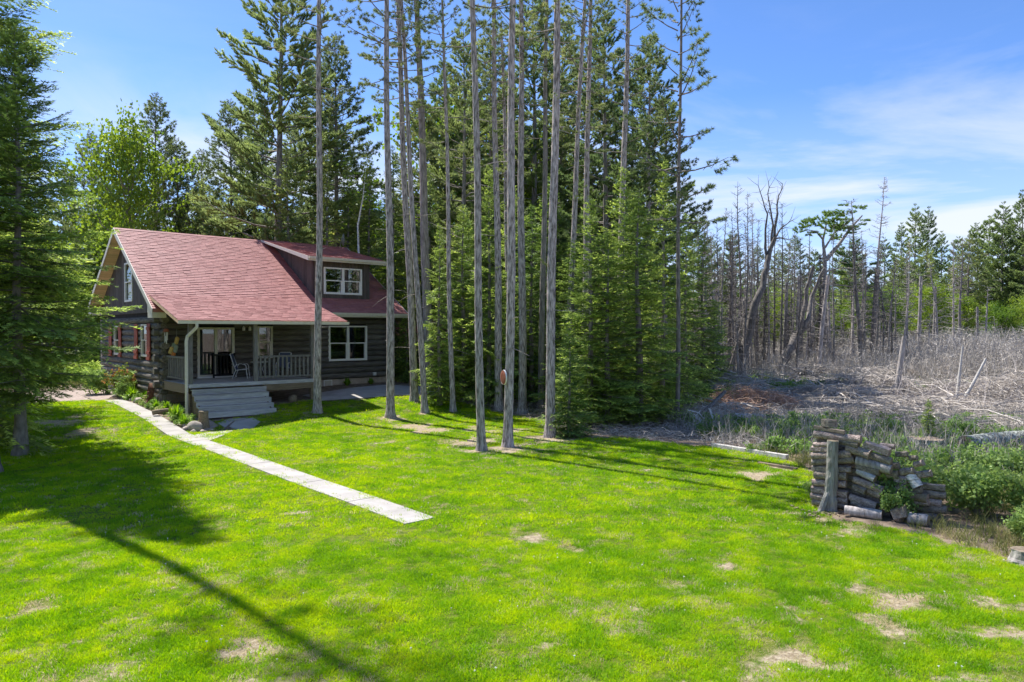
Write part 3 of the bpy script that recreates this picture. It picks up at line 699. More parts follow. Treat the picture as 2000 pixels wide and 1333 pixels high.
def shingles(mb, o, du, L, ds, S, course=0.165, tabw=0.33, rng=np.random.RandomState(3), clip=None):
    """courses of single tabs on a slope: o = eave corner, du along the eave, ds up the slope (unit vectors)"""
    o, du, ds = np.array(o, float), np.array(du, float), np.array(ds, float)
    nn = np.cross(du, ds); nn = nn if nn[2] > 0 else -nn
    k = int(S / course)
    for r in range(k + 1):
        s0 = r * course
        s1 = min(s0 + course * 1.25, S)
        off = rng.uniform(0, tabw)
        x = -off
        while x < L:
            x0, x1 = max(x + 0.004, 0), min(x + tabw - 0.004, L)
            x += tabw
            if x1 - x0 < 0.02: continue
            if clip and clip((x0 + x1) / 2, s0): continue
            h0 = rng.choice([0.018, 0.022, 0.028]) + rng.uniform(0, 0.006); h1 = 0.004
            ss = s0 + rng.uniform(-0.003, 0.003)
            p = [o + du * x0 + ds * ss, o + du * x1 + ds * ss, o + du * x1 + ds * s1, o + du * x0 + ds * s1]
            q = [p[0] + nn * h0, p[1] + nn * h0, p[2] + nn * h1, p[3] + nn * h1]
            mb.add(np.array(p + q), [(4, 5, 6, 7), (0, 1, 5, 4), (1, 2, 6, 5), (3, 0, 4, 7)], 0, rng.uniform(0.1, 0.9))

nrm = math.hypot(1, SL)
T_ = 0.13
main = MB()
dw0, dw1, dv = 7.1, 10.2, 3.8                        # dormer: side walls and front wall
for u0, u1, v0, v1 in ((-OV, LEN + OV, EB, RV), (-OV, dw0 + 0.06, EF, RV), (dw1 - 0.06, LEN + OV, EF, RV), (dw0 + 0.06, dw1 - 0.06, EF, dv + 0.12)):
    main.prism([(u0, v0, roofz(v0) - T_), (u0, v0, roofz(v0) - 0.002), (u0, v1, roofz(v1) - 0.002), (u0, v1, roofz(v1) - T_)], (u1 - u0, 0, 0))
roof = main.build('roof', M['shingle'], cabin)
PV0, PZ0, PV1, PU0, PU1 = -0.45, 3.42, 3.62, -0.5, 6.63          # porch roof
sh = MB()
shingles(sh, (-OV, EF, roofz(EF)), (1, 0, 0), LEN + 2 * OV, (0, 1 / nrm, SL / nrm), (RV - EF) * nrm,
         clip=lambda x, s: (dw0 < x - OV < dw1 and EF + s / nrm > dv) or (PU0 + 0.1 < x - OV < PU1 - 0.1 and EF + s / nrm < PV1 - 0.25))
shingles(sh, (-OV, EB, roofz(EB)), (1, 0, 0), LEN + 2 * OV, (0, -1 / nrm, SL / nrm), (EB - RV) * nrm)
PZ1 = roofz(PV1) + 0.012
psl = (PZ1 - PZ0) / (PV1 - PV0); pn = math.hypot(1, psl)
sh2 = MB()
shingles(sh2, (PU0, PV0, PZ0 + 0.012), (1, 0, 0), PU1 - PU0, (0, 1 / pn, psl / pn), (PV1 - PV0) * pn)
DV0, DZ0, DU0, DU1 = 3.38, 6.66, 6.6, 10.9                         # dormer roof
dsl = (RZ + 0.03 - DZ0) / (RV - DV0); dn = math.hypot(1, dsl)
shingles(sh2, (DU0, DV0, DZ0 + 0.012), (1, 0, 0), DU1 - DU0, (0, 1 / dn, dsl / dn), (RV - DV0) * dn)
sh.build('shingle', M['shingle'], roof, kind='stuff')
pr = MB()
pr.prism([(PU0, PV0, PZ0 - 0.12), (PU0, PV0, PZ0), (PU0, PV1, PZ1), (PU0, PV1, PZ1 - 0.12)], (PU1 - PU0, 0, 0))
proof = pr.build('porch_roof', M['soffit'], cabin)
sh2b = sh2.build('shingle', M['shingle'], proof, kind='stuff')
rc = MB()
for i in range(42):
    u0 = -OV + i * (LEN + 2 * OV) / 42
    for sgn in (-1, 1):
        rc.prism([(u0, RV, RZ + 0.035), (u0, RV + sgn * 0.16, RZ + 0.035 - 0.16 * SL), (u0, RV + sgn * 0.16, RZ + 0.012 - 0.16 * SL), (u0, RV, RZ + 0.012)], (0.292, 0, 0), 0, rnd.random())
rc.build('ridge_cap', M['shingle'], roof)
fc = MB()                                           # rake boards and fascias
for u0, u1 in ((-OV - 0.03, -OV), (LEN + OV, LEN + OV + 0.03)):
    fc.prism([(u0, EF - 0.02, roofz(EF) - 0.22), (u0, EF - 0.02, roofz(EF) + 0.015), (u0, RV, RZ + 0.02), (u0, RV, RZ - 0.235)], (u1 - u0, 0, 0))
    fc.prism([(u0, EB + 0.02, roofz(EB) - 0.22), (u0, EB + 0.02, roofz(EB) + 0.015), (u0, RV, RZ + 0.02), (u0, RV, RZ - 0.235)], (u1 - u0, 0, 0))
fc.box((-OV, EB, roofz(EB) - 0.24), (LEN + OV, EB + 0.03, roofz(EB) - 0.01))
fc.box((PU1 - 0.02, EF - 0.03, roofz(EF) - 0.22), (LEN + OV, EF, roofz(EF) - 0.012))
fc.build('fascia', M['trim'], roof)
er = MB()                                           # boxed eave ends on the gable
er.box((-OV, EF + 0.02, roofz(EF) - 0.36), (-0.06, FV - 0.25, roofz(EF) - 0.14)); er.prism([(-OV, FV - 0.2, roofz(EF) - 0.14), (-OV, EF + 0.02, roofz(EF) - 0.14), (-OV, FV - 0.2, roofz(FV - 0.2) - 0.2)], (0.54, 0, 0))
er.build('eave_return', M['trim'], roof)
er = MB()
er.box((-OV + 0.002, BV + 0.16, roofz(EB) - 0.5), (-0.06, EB, roofz(EB) - 0.1))
er.build('eave_return', M['trim'], roof)
sf = MB(); sf.box((-OV + 0.02, 0, -0.012), (-0.02, 0.12, 0)); sfm = sf.mesh('soffit_plank', M['soffit'])
soff = MB()
soff.prism([(-OV + 0.02, RV, RZ - T_ - 0.006), (-OV + 0.02, EB - .05, roofz(EB - .05) - T_ - 0.006), (-OV + 0.02, EB - .05, roofz(EB - .05) - T_ - 0.02), (-OV + 0.02, RV, RZ - T_ - 0.02)], (OV - 0.04, 0, 0))
soff.prism([(-OV + 0.02, RV, RZ - T_ - 0.006), (-OV + 0.02, FV, roofz(FV) - T_ - 0.006), (-OV + 0.02, FV, roofz(FV) - T_ - 0.02), (-OV + 0.02, RV, RZ - T_ - 0.02)], (OV - 0.04, 0, 0))
soffit = soff.build('soffit', M['soffit'], cabin)
for sgn, vend in ((1, EB - 0.2), (-1, FV)):
    k = int(abs(vend - RV) * nrm / 0.19)
    for i in range(k):
        s = 0.1 + i * 0.19
        o = bpy.data.objects.new('plank', sfm)
        COL.objects.link(o); o.parent = soffit
        o.scale = (1, 1.5, 1)
        o.location = (0, RV + sgn * s / nrm, RZ - s * SL / nrm - T_ - 0.022)
        o.rotation_euler = (-sgn * math.atan(SL), 0, 0)
gu = MB()                                           # gutters
gp = [(0, 0), (0, 0.11), (0.012, 0.11), (0.012, 0.012), (0.07, 0.012), (0.09, 0.12), (0.105, 0.12), (0.08, 0)]
def gutter(u0, u1, v, z): gu.prism([(u0, v - a, z + c_) for a, c_ in gp], (u1 - u0, 0, 0))
gutter(PU0, PU1 + 0.05, PV0 - 0.005, PZ0 - 0.13)
gutter(PU1 + 0.02, LEN + OV, EF - 0.035, roofz(EF) - 0.14)
gu.build('gutter', M['trim'], cabin)
ds_ = MB()                                          # downspout: elbow under the gutter, then straight to the bed
dsp = [(0.18, PV0 - 0.05, PZ0 - 0.13), (0.18, PV0 - 0.05, PZ0 - 0.26), (-0.06, -0.12, PZ0 - 0.62), (-0.09, -0.09, PZ0 - 0.8), (-0.09, -0.09, -0.22), (-0.12, -0.2, -0.32)]
ds_.tube(dsp, 0.062, 8)
ds_.build('downspout', M['trim'], cabin)
ds2 = MB(); ds2.tube([(-0.02, BV + 0.45, 3.6), (-0.02, BV + 0.45, 0.2)], 0.07, 8); ds2.build('downspout', M['trim'], cabin)

dm = MB()                                           # dormer
dtop = lambda v_: DZ0 + dsl * (v_ - DV0) - 0.16
for a, b_, z0, z1 in cut_boxes(dw0, dw1, roofz(dv) - 0.1, dtop(dv), [(7.62, 9.72, 4.87, 6.22)]): dm.box((a, dv + 0.03, z0), (b_, dv + 0.2, z1))
for u0 in (dw0 + 0.03, dw1 - 0.13):
    dm.prism([(u0, dv + 0.2, roofz(dv) - 0.1), (u0, dv + 0.2, dtop(dv)), (u0, RV - 0.3, dtop(RV - 0.3)), (u0, RV - 0.3, roofz(RV - 0.3) - 0.1)], (0.1, 0, 0))
dormer = dm.build('dormer', M['siding'], cabin)
db = MB()
u = dw0
while u < dw1 - 0.02:
    w = min(0.17, dw1 - u)
    for a, b_, z0, z1 in cut_boxes(u + 0.004, u + w - 0.004, roofz(dv) + 0.02, dtop(dv), [o for o in [(7.62, 9.72, 4.87, 6.22)] if u + w / 2 > 7.6 and u + w / 2 < 9.74 for o in [(u + 0.004, u + w - 0.004, 4.87, 6.22)]]):
        db.box((a, dv - rnd.uniform(0, .006), z0), (b_, dv + 0.03, z1), 0, rnd.random())
    u += 0.172
for u0, sg in ((dw0, -1), (dw1, 1)):
    v = dv
    while v < RV - 0.5:
        w = 0.17
        if dtop(v) - roofz(v) > 0.02:
            x0 = u0 + (-0.0 if sg < 0 else -0.03)
            db.prism([(x0, v + 0.004, roofz(v) - 0.05), (x0, v + w - 0.004, roofz(v + w) - 0.05), (x0, v + w - 0.004, max(dtop(v + w), roofz(v + w) - 0.04)), (x0, v + 0.004, dtop(v))], (0.03, 0, 0), 0, rnd.random())
        v += 0.172
db.build('siding', M['siding'], dormer, kind='stuff')
dr = MB()
dr.prism([(DU0, DV0, DZ0 - 0.14), (DU0, DV0, DZ0), (DU0, RV, RZ + 0.028), (DU0, RV, RZ - 0.05)], (DU1 - DU0, 0, 0))
dr.build('dormer_roof', M['soffit'], dormer)
df = MB()
df.box((DU0 - 0.03, DV0 - 0.03, DZ0 - 0.2), (DU1 + 0.03, DV0, DZ0 + 0.012)); gu = df
gutter(DU0, DU1, DV0 - 0.034, DZ0 - 0.12)
for u0 in (DU0 - 0.028, DU1 + 0.002):
    df.prism([(u0, DV0, DZ0 - 0.2), (u0, DV0, DZ0 + 0.01), (u0, RV - 0.05, RZ + 0.03), (u0, RV - 0.05, RZ - 0.06)], (0.026, 0, 0))
df.build('fascia', M['trim'], dormer)

def window(name, parent, axis_, base, w, h, cols, rows, frame_m, fw=0.07, depth=0.12, meet=True):
    """axis_ 'u': in a wall along u (faces -v); 'v': in the gable (faces -u). base = lower corner on the wall face."""
    mb = MB(); gl = []
    B = lambda a0, a1, z0, z1, d0, d1: ((base[0] + a0, base[1] + d0, base[2] + z0), (base[0] + a1, base[1] + d1, base[2] + z1)) if axis_ == 'u' else ((base[0] + d0, base[1] + a0, base[2] + z0), (base[0] + d1, base[1] + a1, base[2] + z1))
    mb.box(*B(-0.02, fw, 0, h, -0.03, depth)); mb.box(*B(w - fw, w + 0.02, 0, h, -0.03, depth))
    mb.box(*B(fw, w - fw, h - fw, h, -0.028, depth)); mb.box(*B(fw, w - fw, 0, fw, -0.028, depth))
    cw = w / cols
    for i in range(1, cols): mb.box(*B(i * cw - 0.06, i * cw + 0.06, fw, h - fw, -0.026, depth - 0.002))
    if rows == 2:
        for i in range(cols):
            a0 = fw if i == 0 else i * cw + 0.06; a1 = w - fw if i == cols - 1 else (i + 1) * cw - 0.06
            mb.box(*B(a0, a1, h * 0.49, h * 0.49 + 0.05, -0.018, depth - 0.004))
            mb.box(*B(a0, a0 + 0.03, fw, h * 0.49, -0.01, depth - 0.006)); mb.box(*B(a1 - 0.05, a1, fw, h * 0.49, -0.01, depth - 0.006)); mb.box(*B(a0 + 0.03, a1 - 0.05, fw, fw + 0.035, -0.01, depth - 0.006))
    f = mb.build(name, frame_m, parent)
    for i in range(cols):
        a0 = fw if i == 0 else i * cw + 0.06; a1 = w - fw if i == cols - 1 else (i + 1) * cw - 0.06
        for z0, z1, d in (((fw, h * 0.49, 0.05), (h * 0.49 + 0.05, h - fw, 0.03)) if rows == 2 else ((fw, h - fw, 0.04),)):
            g = MB(); g.box(*B(a0, a1, z0, z1, d, d + 0.004)); g.build('pane', M['glass'], f)
    return f
window('window', cabin, 'u', (7.74, FV - 0.06, 1.5), 2.13, 1.78, 2, 2, M['white'])
window('window', cabin, 'u', (4.14, FV - 0.06, 1.73), 0.70, 1.51, 1, 2, M['trim'])
window('dormer_window', cabin, 'u', (7.62, dv - 0.01, 4.87), 2.1, 1.35, 2, 2, M['white'])
window('window', cabin, 'v', (-0.08, 5.37, 1.85), 1.11, 1.47, 1, 2, M['trim'])
window('window', cabin, 'v', (-0.08, 10.55, 1.8), 1.14, 1.48, 1, 2, M['trim'])
window('gable_window', cabin, 'v', (-0.05, 8.17, 4.43), 1.43, 1.9, 1, 2, M['white'])
door = window('sliding_door', cabin, 'u', (1.46, FV - 0.06, 0.97), 1.59, 2.2, 2, 1, M['trim'], fw=0.09)
thr = MB(); thr.box((1.4, FV - 0.26, 0.925), (3.1, FV - 0.06, 0.985)); thr.build('threshold', M['white'], door)
cu = MB()
for i in range(14): cu.box((1.52 + i * 0.045, FV + 0.3 + 0.02 * (i % 2), 1.0), (1.52 + i * 0.045 + 0.05, FV + 0.34 + 0.02 * (i % 2), 3.1))
cu.build('curtain', M['curtain'], door)
for v0, v1 in ((4.78, 5.28), (6.9, 7.45), (9.98, 10.5), (12.0, 12.6)):
    s = MB()
    for j in range(3):
        a = v0 + j * (v1 - v0) / 3
        s.box((-0.17, a + 0.01, 1.72), (-0.14 - 0.004 * j, a + (v1 - v0) / 3 - 0.004, 3.34))
    for z0 in (1.72, 1.98, 3.06): s.box((-0.205, v0 + 0.005, z0), (-0.172, v1 - 0.005, z0 + 0.13))
    s.build('shutter', M['shutter'], cabin)

# ---- porch
dk = MB()
nb = 26
for i in range(nb):
    v0 = 0.0 + i * (FV - 0.12) / nb
    dk.box((0.02, v0 + 0.004, 0.885), (5.3, v0 + (FV - 0.12) / nb - 0.004, 0.92 + rnd.uniform(-.002, .002)), 0, rnd.random())
deck = dk.build('porch_deck', M['deck'], cabin)
for nm, lo, hi, m in (('rim_board', (0.0, -0.045, 0.775), (5.32, -0.002, 0.922), 'deck'), ('rim_board', (2.98, -0.012, 0.53), (5.3, 0.03, 0.768), 'beam'), ('rim_board', (-0.045, 0.002, 0.55), (-0.002, FV - 0.2, 0.90), 'beam')):
    q = MB(); q.box(lo, hi); q.build(nm, M[m], deck)
for u0, v0, zb in ((5.12, 0.04, -0.15), (0.05, 0.02, -0.5), (2.7, 1.6, -0.4)):
    q = MB(); q.box((u0, v0, zb), (u0 + 0.14, v0 + 0.14, 0.53)); q.build('post', M['beam'], deck)
for u0 in (0.04, 2.62, 5.14):
    q = MB(); q.box((u0, 0.03, 0.922), (u0 + 0.15, 0.18, 3.3)); q.build('porch_post', M['rail'], cabin)
q = MB(); q.box((-0.3, 0.02, 3.3), (6.4, 0.2, 3.46)); q.box((6.0, 0.2, 3.3), (6.15, FV, 3.5)); q.build('porch_beam', M['beam'], cabin)
def railing(p0, p1, n_):
    p0, p1 = np.array(p0), np.array(p1); d = p1 - p0; L = np.linalg.norm(d); d /= L; al = abs(d[0]) > 0.5
    def bar(s0, s1, z0, z1, w):
        a, b_ = p0 + d * s0, p0 + d * s1
        return ((min(a[0], b_[0]), a[1] - w, z0), (max(a[0], b_[0]), a[1] + w, z1)) if al else ((a[0] - w, min(a[1], b_[1]), z0), (a[0] + w, max(a[1], b_[1]), z1))
    t = MB(); t.box(*bar(0, L, 1.90, 1.98, 0.045)); t.box(*bar(0, L, 1.05, 1.12, 0.028))
    r = t.build('railing', M['rail'], cabin)
    for i in range(n_):
        s = (i + 0.7) * L / (n_ + 0.4)
        q = MB(); q.box(*bar(s - 0.036, s + 0.036, 1.122, 1.898, 0.03)); q.build('baluster', M['rail'], r)
railing((2.77, 0.1), (5.14, 0.1), 12)
railing((0.1, 0.18), (0.1, FV - 0.5), 9)
st = MB()
for u0 in (0.12, 2.82): st.prism([(u0, -0.05, 0.7), (u0, -0.05, -0.2), (u0, -1.25, -0.42), (u0, -1.25, -0.2)], (0.05, 0, 0))
stairs = st.build('stairs', M['beam'], cabin)
for i in range(5):
    z = 0.92 - 0.206 * (i + 1); y1 = -0.05 - 0.25 * i
    q = MB()
    q.box((0.05, y1 - 0.25, z - 0.038), (3.0, y1 - 0.004, z), 0, rnd.random()); q.box((0.055, y1 - 0.245, z - 0.20), (2.995, y1 - 0.21, z - 0.042), 0, rnd.random())
    q.build('step', M['deck'], stairs)
for u0 in (3.42, 3.7):
    q = MB(); q.box((u0, FV - 0.2, 3.03), (u0 + 0.09, FV - 0.1, 3.16)); q.prism([(u0 - .01, FV - 0.22, 3.16), (u0 + .1, FV - 0.22, 3.16), (u0 + .045, FV - 0.15, 3.24)], (0, 0.1, 0)); q.build('porch_light', M['white'], cabin)
vt = MB()
for a0, a1, z0, z1 in ((7.5, 7.54, .06, .56), (7.92, 7.96, .06, .56), (7.54, 7.92, .06, .1), (7.54, 7.92, .52, .56)): vt.box((a0, FV - 0.0, z0), (a1, FV + 0.05, z1))
vent = vt.build('foundation_vent', M['white'], cabin)
for i in range(7):
    q = MB(); q.box((7.545, FV + 0.012, 0.115 + i * 0.057), (7.915, FV + 0.036, 0.15 + i * 0.057)); q.build('slat', M['trim'], vent)
q = MB(); q.box((10.2, FV - 0.2, 0.7), (10.36, FV - 0.1, 0.86)); q.tube([(10.3, FV - 0.2, 0.78), (10.3, FV - 0.26, 0.74)], 0.03, 6); q.build('outlet_box', M['white'], cabin)

# ---------------------------------------------------------------- foliage kit: everything is leaf-sized triangles
def rot_z(a): c, s = np.cos(a), np.sin(a); return np.array([[c, -s, 0], [s, c, 0], [0, 0, 1]])
def rot_y(a): c, s = np.cos(a), np.sin(a); return np.array([[c, 0, s], [0, 1, 0], [-s, 0, c]])
def rot_x(a): c, s = np.cos(a), np.sin(a); return np.array([[1, 0, 0], [0, c, -s], [0, s, c]])
def unit(a): return a / (np.linalg.norm(a, axis=-1, keepdims=True) + 1e-9)
def blades(base, d, side, L, W):
    L = np.broadcast_to(np.asarray(L, float), (len(base),))[:, None]; W = np.broadcast_to(np.asarray(W, float), (len(base),))[:, None]
    return np.stack([base - side * W / 2, base + side * W / 2, base + d * L], 1)

def fir_branch(L, rng, step=0.085, bl=0.105, bw=0.036, density=0.022, lift=0.25):
    """a flat spray: side twigs along an axis, needles along every twig (axis +X, up +Z)"""
    tr, ti = [], []
    curve = lambda s: 0.10 * L * (s / L) ** 2
    tw = [(0.12 * L, 0.0, L * 0.88, 0)]
    s = 0.10 * L
    while s < L * 0.98:
        for sg in (-1, 1):
            if rng.rand() < 0.93:
                tw.append((s + rng.uniform(-.02, .02), sg * R(rng.uniform(42, 62)), (0.50 * (L - s) ** 0.85 + 0.07) * rng.uniform(0.75, 1.15), 1))
        s += step * rng.uniform(0.8, 1.25)
    for s0, an, tl, k in tw:
        n_ = max(3, int(tl / density))
        t = rng.rand(n_) ** 0.85 * tl
        dz = rng.uniform(-0.22, 0.10) if k else 0
        dr = np.array([math.cos(an), math.sin(an), dz]); dr /= np.linalg.norm(dr)
        base = np.array([s0, 0, curve(s0)]) + t[:, None] * dr
        base[:, 2] -= 0.18 * t ** 2 / max(L, .3)
        perp = np.array([-dr[1], dr[0], 0])
        sg = rng.choice([-1, 1], n_)[:, None]
        d = unit(dr * rng.uniform(0.5, 0.95, (n_, 1)) + sg * perp * rng.uniform(0.4, 0.9, (n_, 1)) + np.array([0, 0, 1]) * rng.uniform(-0.15, lift + 0.35, (n_, 1)))
        side = unit(np.cross(d, np.array([0, 0, 1.0])) + rng.uniform(-.5, .5, (n_, 3)))
        tr.append(blades(base, d, side, bl * rng.uniform(0.75, 1.25, n_), bw * rng.uniform(0.8, 1.2, n_)))
        tip = np.clip(t / tl, 0, 1)
        ti.append(np.clip(rng.uniform(0.12, 0.55) + 0.42 * (tip > 0.72) + rng.uniform(-.08, .08, n_), 0, 1))
    return np.concatenate(tr), np.concatenate(ti)

def pine_branch(L, rng, kind, kk=15, bl=(0.14, 0.23), bw=(0.035, 0.055)):
    """plumes of long needles on the outer part of a limb that sweeps up; also returns the twigs as lines"""
    tr, ti, lines = [], [], []
    up = 0.30 if kind == 'white' else 0.22
    ax = lambda s: np.array([s, 0.06 * L * math.sin(3 * s / L), up * L * (s / L) ** 2.2])
    tw = []
    s = (0.35 if kind == 'white' else 0.45) * L
    while s < L:
        for sg in (-1, 1):
            a = sg * R(rng.uniform(25, 65)); tl = (0.36 * (L - s) + 0.22) * rng.uniform(0.7, 1.2)
            d = np.array([math.cos(a), math.sin(a), rng.uniform(0.0, 0.45)]); d /= np.linalg.norm(d)
            tw.append((ax(s), d, tl))
        s += (0.17 if kind == 'white' else 0.24) * rng.uniform(0.8, 1.3)
    tw.append((ax(L * 0.9), np.array([0.95, 0, 0.3]), 0.25))
    for o, d, tl in tw:
        lines.append((o, o + d * tl))
        if kind == 'white':
            n_ = max(2, int(tl / 0.055)); t = np.linspace(0.25 * tl, tl, n_); k = 7
        else:
            n_ = max(1, int(tl / 0.16)); t = np.linspace(0.72 * tl, tl, n_); k = kk
        tone = rng.uniform(0.15, 0.62)
        for q in t:
            c = o + d * q
            v = rng.normal(size=(k, 3)); v = unit(v)
            dd = unit(v * (0.62 if kind == 'white' else 0.85) + d * (0.75 if kind == 'white' else 0.45) + np.array([0, 0, 0.38 if kind == 'white' else 0.2]))
            sd = unit(np.cross(dd, rng.normal(size=(k, 3))))
            tr.append(blades(np.repeat(c[None], k, 0), dd, sd, rng.uniform(*bl, k), rng.uniform(*bw, k)))
            ti.append(np.clip(tone + rng.uniform(-.12, .16, k) + (0.12 if q > 0.9 * tl else 0), 0, 1))
    return np.concatenate(tr), np.concatenate(ti), lines

def limb(mb, p0, d, L, r, up=0.2, m=0, seg=4):
    s = np.linspace(0, 1, 4)[:, None]
    P = np.array(p0) + d * L * s + np.array([0, 0, 1]) * up * L * s ** 2.2
    mb.tube(P, r * (1 - 0.8 * s[:, 0]), seg, m, 0.5, False)

def frame(az, pitch): return rot_z(az) @ rot_y(-pitch)

def conifer(h, rad, seed, z0=0.3, per_m=17, top=1.0, droop=-14, kit=None, shape=0.8, sparse_low=0.0, tr_r=None):
    """fir or spruce: returns (trunk mesh builder, needle triangles, tints)"""
    rng = np.random.RandomState(seed)
    kits = kit or FIRKIT
    trunk = MB()
    tr_r = tr_r or 0.011 * h + 0.03
    zz = np.linspace(-0.2, h, 12)
    P = np.stack([0.03 * np.sin(zz * 0.9 + seed), 0.03 * np.cos(zz * 0.7 + seed), zz], 1)
    trunk.tube(P, tr_r * (1 - zz / (h * 1.03)).clip(0.02, 1.2) * (1 + 0.5 * np.exp(-np.maximum(zz, 0) * 4)), 9)
    T, I = [], []
    N = int(h * per_m)
    az = rng.uniform(0, 6.28)
    for i in range(N):
        t = ((i + rng.uniform(-.4, .4)) / N); t = min(max(t, 0), 0.999) ** 1.08
        if rng.rand() < sparse_low * (1 - t) ** 2: continue
        z = z0 + (h - z0) * t
        L = rad * (1 - t) ** shape * rng.choice([rng.uniform(0.4, 0.75), rng.uniform(0.75, 1.18)]) + 0.10
        if t < 0.12: L *= 0.75 + 2 * t
        az += 2.39996 + rng.uniform(-.35, .35)
        pitch = R(droop * (1 - t) + 38 * t ** 2.0 + rng.uniform(-13, 13))
        k = min(range(len(kits)), key=lambda j: abs(math.log(kits[j][0] / L)))
        Lk, variants = kits[k]
        tr, ti = variants[rng.randint(len(variants))]
        A = (frame(az, pitch) @ rot_x(rng.uniform(-.35, .35)) * (L / Lk)).T
        T.append(tr @ A + np.array([P[0, 0], 0, z])); I.append(np.clip(ti + rng.uniform(-.12, .12), 0, 1))
        if L > 0.5:
            d = frame(az, pitch) @ np.array([1., 0, 0])
            limb(trunk, (0, 0, z), d, L * 0.85, 0.010 + 0.008 * L, 0.08, 0, 3)
    # leader
    return trunk, np.concatenate(T), np.concatenate(I)

kr = np.random.RandomState(4)
FIRKIT = [(L, [fir_branch(L, kr) for _ in range(3)]) for L in (0.28, 0.55, 0.95, 1.4, 2.0)]
BIGKIT = [(L, [fir_branch(L, kr, 0.09, 0.10, 0.034, 0.020, 0.1) for _ in range(4)]) for L in (0.5, 1.0, 1.7, 2.5)]
SPRKIT = [(L, [fir_branch(L, kr, 0.12, 0.17, 0.060, 0.042, 0.1) for _ in range(3)]) for L in (0.28, 0.6, 1.1, 1.8)]
WKIT = [(L, [pine_branch(L, kr, 'white') for _ in range(3)]) for L in (1.0, 1.8, 2.8, 3.8)]
NKIT = [(L, [pine_branch(L, kr, 'red', 30, (0.11, 0.17), (0.016, 0.026)) for _ in range(3)]) for L in (0.9, 1.6, 2.4)]
RKIT = [(L, [pine_branch(L, kr, 'red') for _ in range(3)]) for L in (0.9, 1.6, 2.4)]

def pine(h, rad, seed, kind, z0, per_m, trunk=True, gaps=0.0, shape=0.75, dead_below=0.0, kits=None):
    rng = np.random.RandomState(seed)
    kits = kits or (WKIT if kind == 'white' else RKIT)
    tb = MB()
    zz = np.linspace(-0.2, h * 0.985, 14)
    rr = (0.008 * h + 0.05) * (1 - (zz / (h * 1.02)).clip(0, 1) ** 1.3).clip(0.04, 1) * (1 + 0.5 * np.exp(-np.maximum(zz, 0) * 3))
    P = np.stack([0.10 * np.sin(zz * 0.21 + seed), 0.10 * np.cos(zz * 0.17 + seed), zz], 1)
    if trunk: tb.tube(P, rr, 9)
    T, I = [], []
    N = int((h - z0) * per_m)
    az = rng.uniform(0, 6.28); zl = None
    whorl = 0
    for i in range(N):
        t = min(max((i + rng.uniform(-.3, .3)) / N, 0), 0.995)
        if kind == 'white':                       # limbs gather in whorls with open air between
            t = round(t * (h - z0) / 0.85) * 0.85 / (h - z0) + rng.uniform(-.01, .012); t = min(max(t, 0), 0.99)
        if rng.rand() < gaps * (1 - t): continue
        z = z0 + (h - z0) * t
        prof = (1 - t) ** shape if kind == 'white' else (1 - t ** 2.2) * (0.55 + 0.45 * min(1, t / 0.35))
        L = rad * prof * rng.uniform(0.6, 1.15) + 0.25
        az += 2.39996 + rng.uniform(-.5, .5)
        pitch = R((4 + 34 * t ** 2) if kind == 'white' else (-4 + 44 * t ** 1.6)) + R(rng.uniform(-9, 9))
        k = min(range(len(kits)), key=lambda j: abs(math.log(kits[j][0] / L)))
        Lk, variants = kits[k]
        tr, ti, lines = variants[rng.randint(len(variants))]
        Fm = frame(az, pitch)
        A = (Fm @ rot_x(rng.uniform(-.3, .3)) * (L / Lk))
        px = np.array([np.interp(z, zz, P[:, 0]), np.interp(z, zz, P[:, 1]), z])
        sc = L / Lk
        T.append(tr @ A.T + px); I.append(np.clip(ti + rng.uniform(-.1, .1), 0, 1))
        limb(tb, px, Fm @ np.array([1., 0, 0]), L * 0.95, 0.012 + 0.011 * L, 0.25, 0, 4)
        if kind == 'red':
            for o, e in lines[::2]:
                tb.tube([A @ o + px, A @ e + px], [0.012, 0.006], 3, 0, 0.5, False)
    for i in range(int(dead_below * (z0 - 2))):   # dead stubs on the bare trunk
        z = rng.uniform(2, z0); a = rng.uniform(0, 6.28)
        d = np.array([math.cos(a), math.sin(a), rng.uniform(-.3, .25)])
        limb(tb, (np.interp(z, zz, P[:, 0]), np.interp(z, zz, P[:, 1]), z), d, rng.uniform(0.2, 1.2), 0.016, rng.uniform(-.2, .2), 0, 3)
    return tb, np.concatenate(T), np.concatenate(I)

def leafcloud(centres, rad, n_, size, rng, tone=None):
    T, I = [], []
    for c in centres:
        v = unit(rng.normal(size=(n_, 3))) * (rng.rand(n_, 1) ** 0.45) * rad * np.array([1.15, 1.15, 0.8])
        p = c + v
        d = unit(rng.normal(size=(n_, 3)) + np.array([0, 0, -0.25])); sd = unit(np.cross(d, rng.normal(size=(n_, 3))))
        L = size * rng.uniform(0.7, 1.3, n_)[:, None]; W = L * 0.42
        q = np.stack([p, p + d * L * 0.5 + sd * W, p + d * L, p + d * L * 0.5 - sd * W], 1)
        T.append(q[:, [0, 1, 2]]); T.append(q[:, [0, 2, 3]])
        to = np.clip(rng.uniform(0.2, 0.75) + rng.uniform(-.15, .15, n_), 0, 1); I += [to, to]
    return np.concatenate(T), np.concatenate(I)

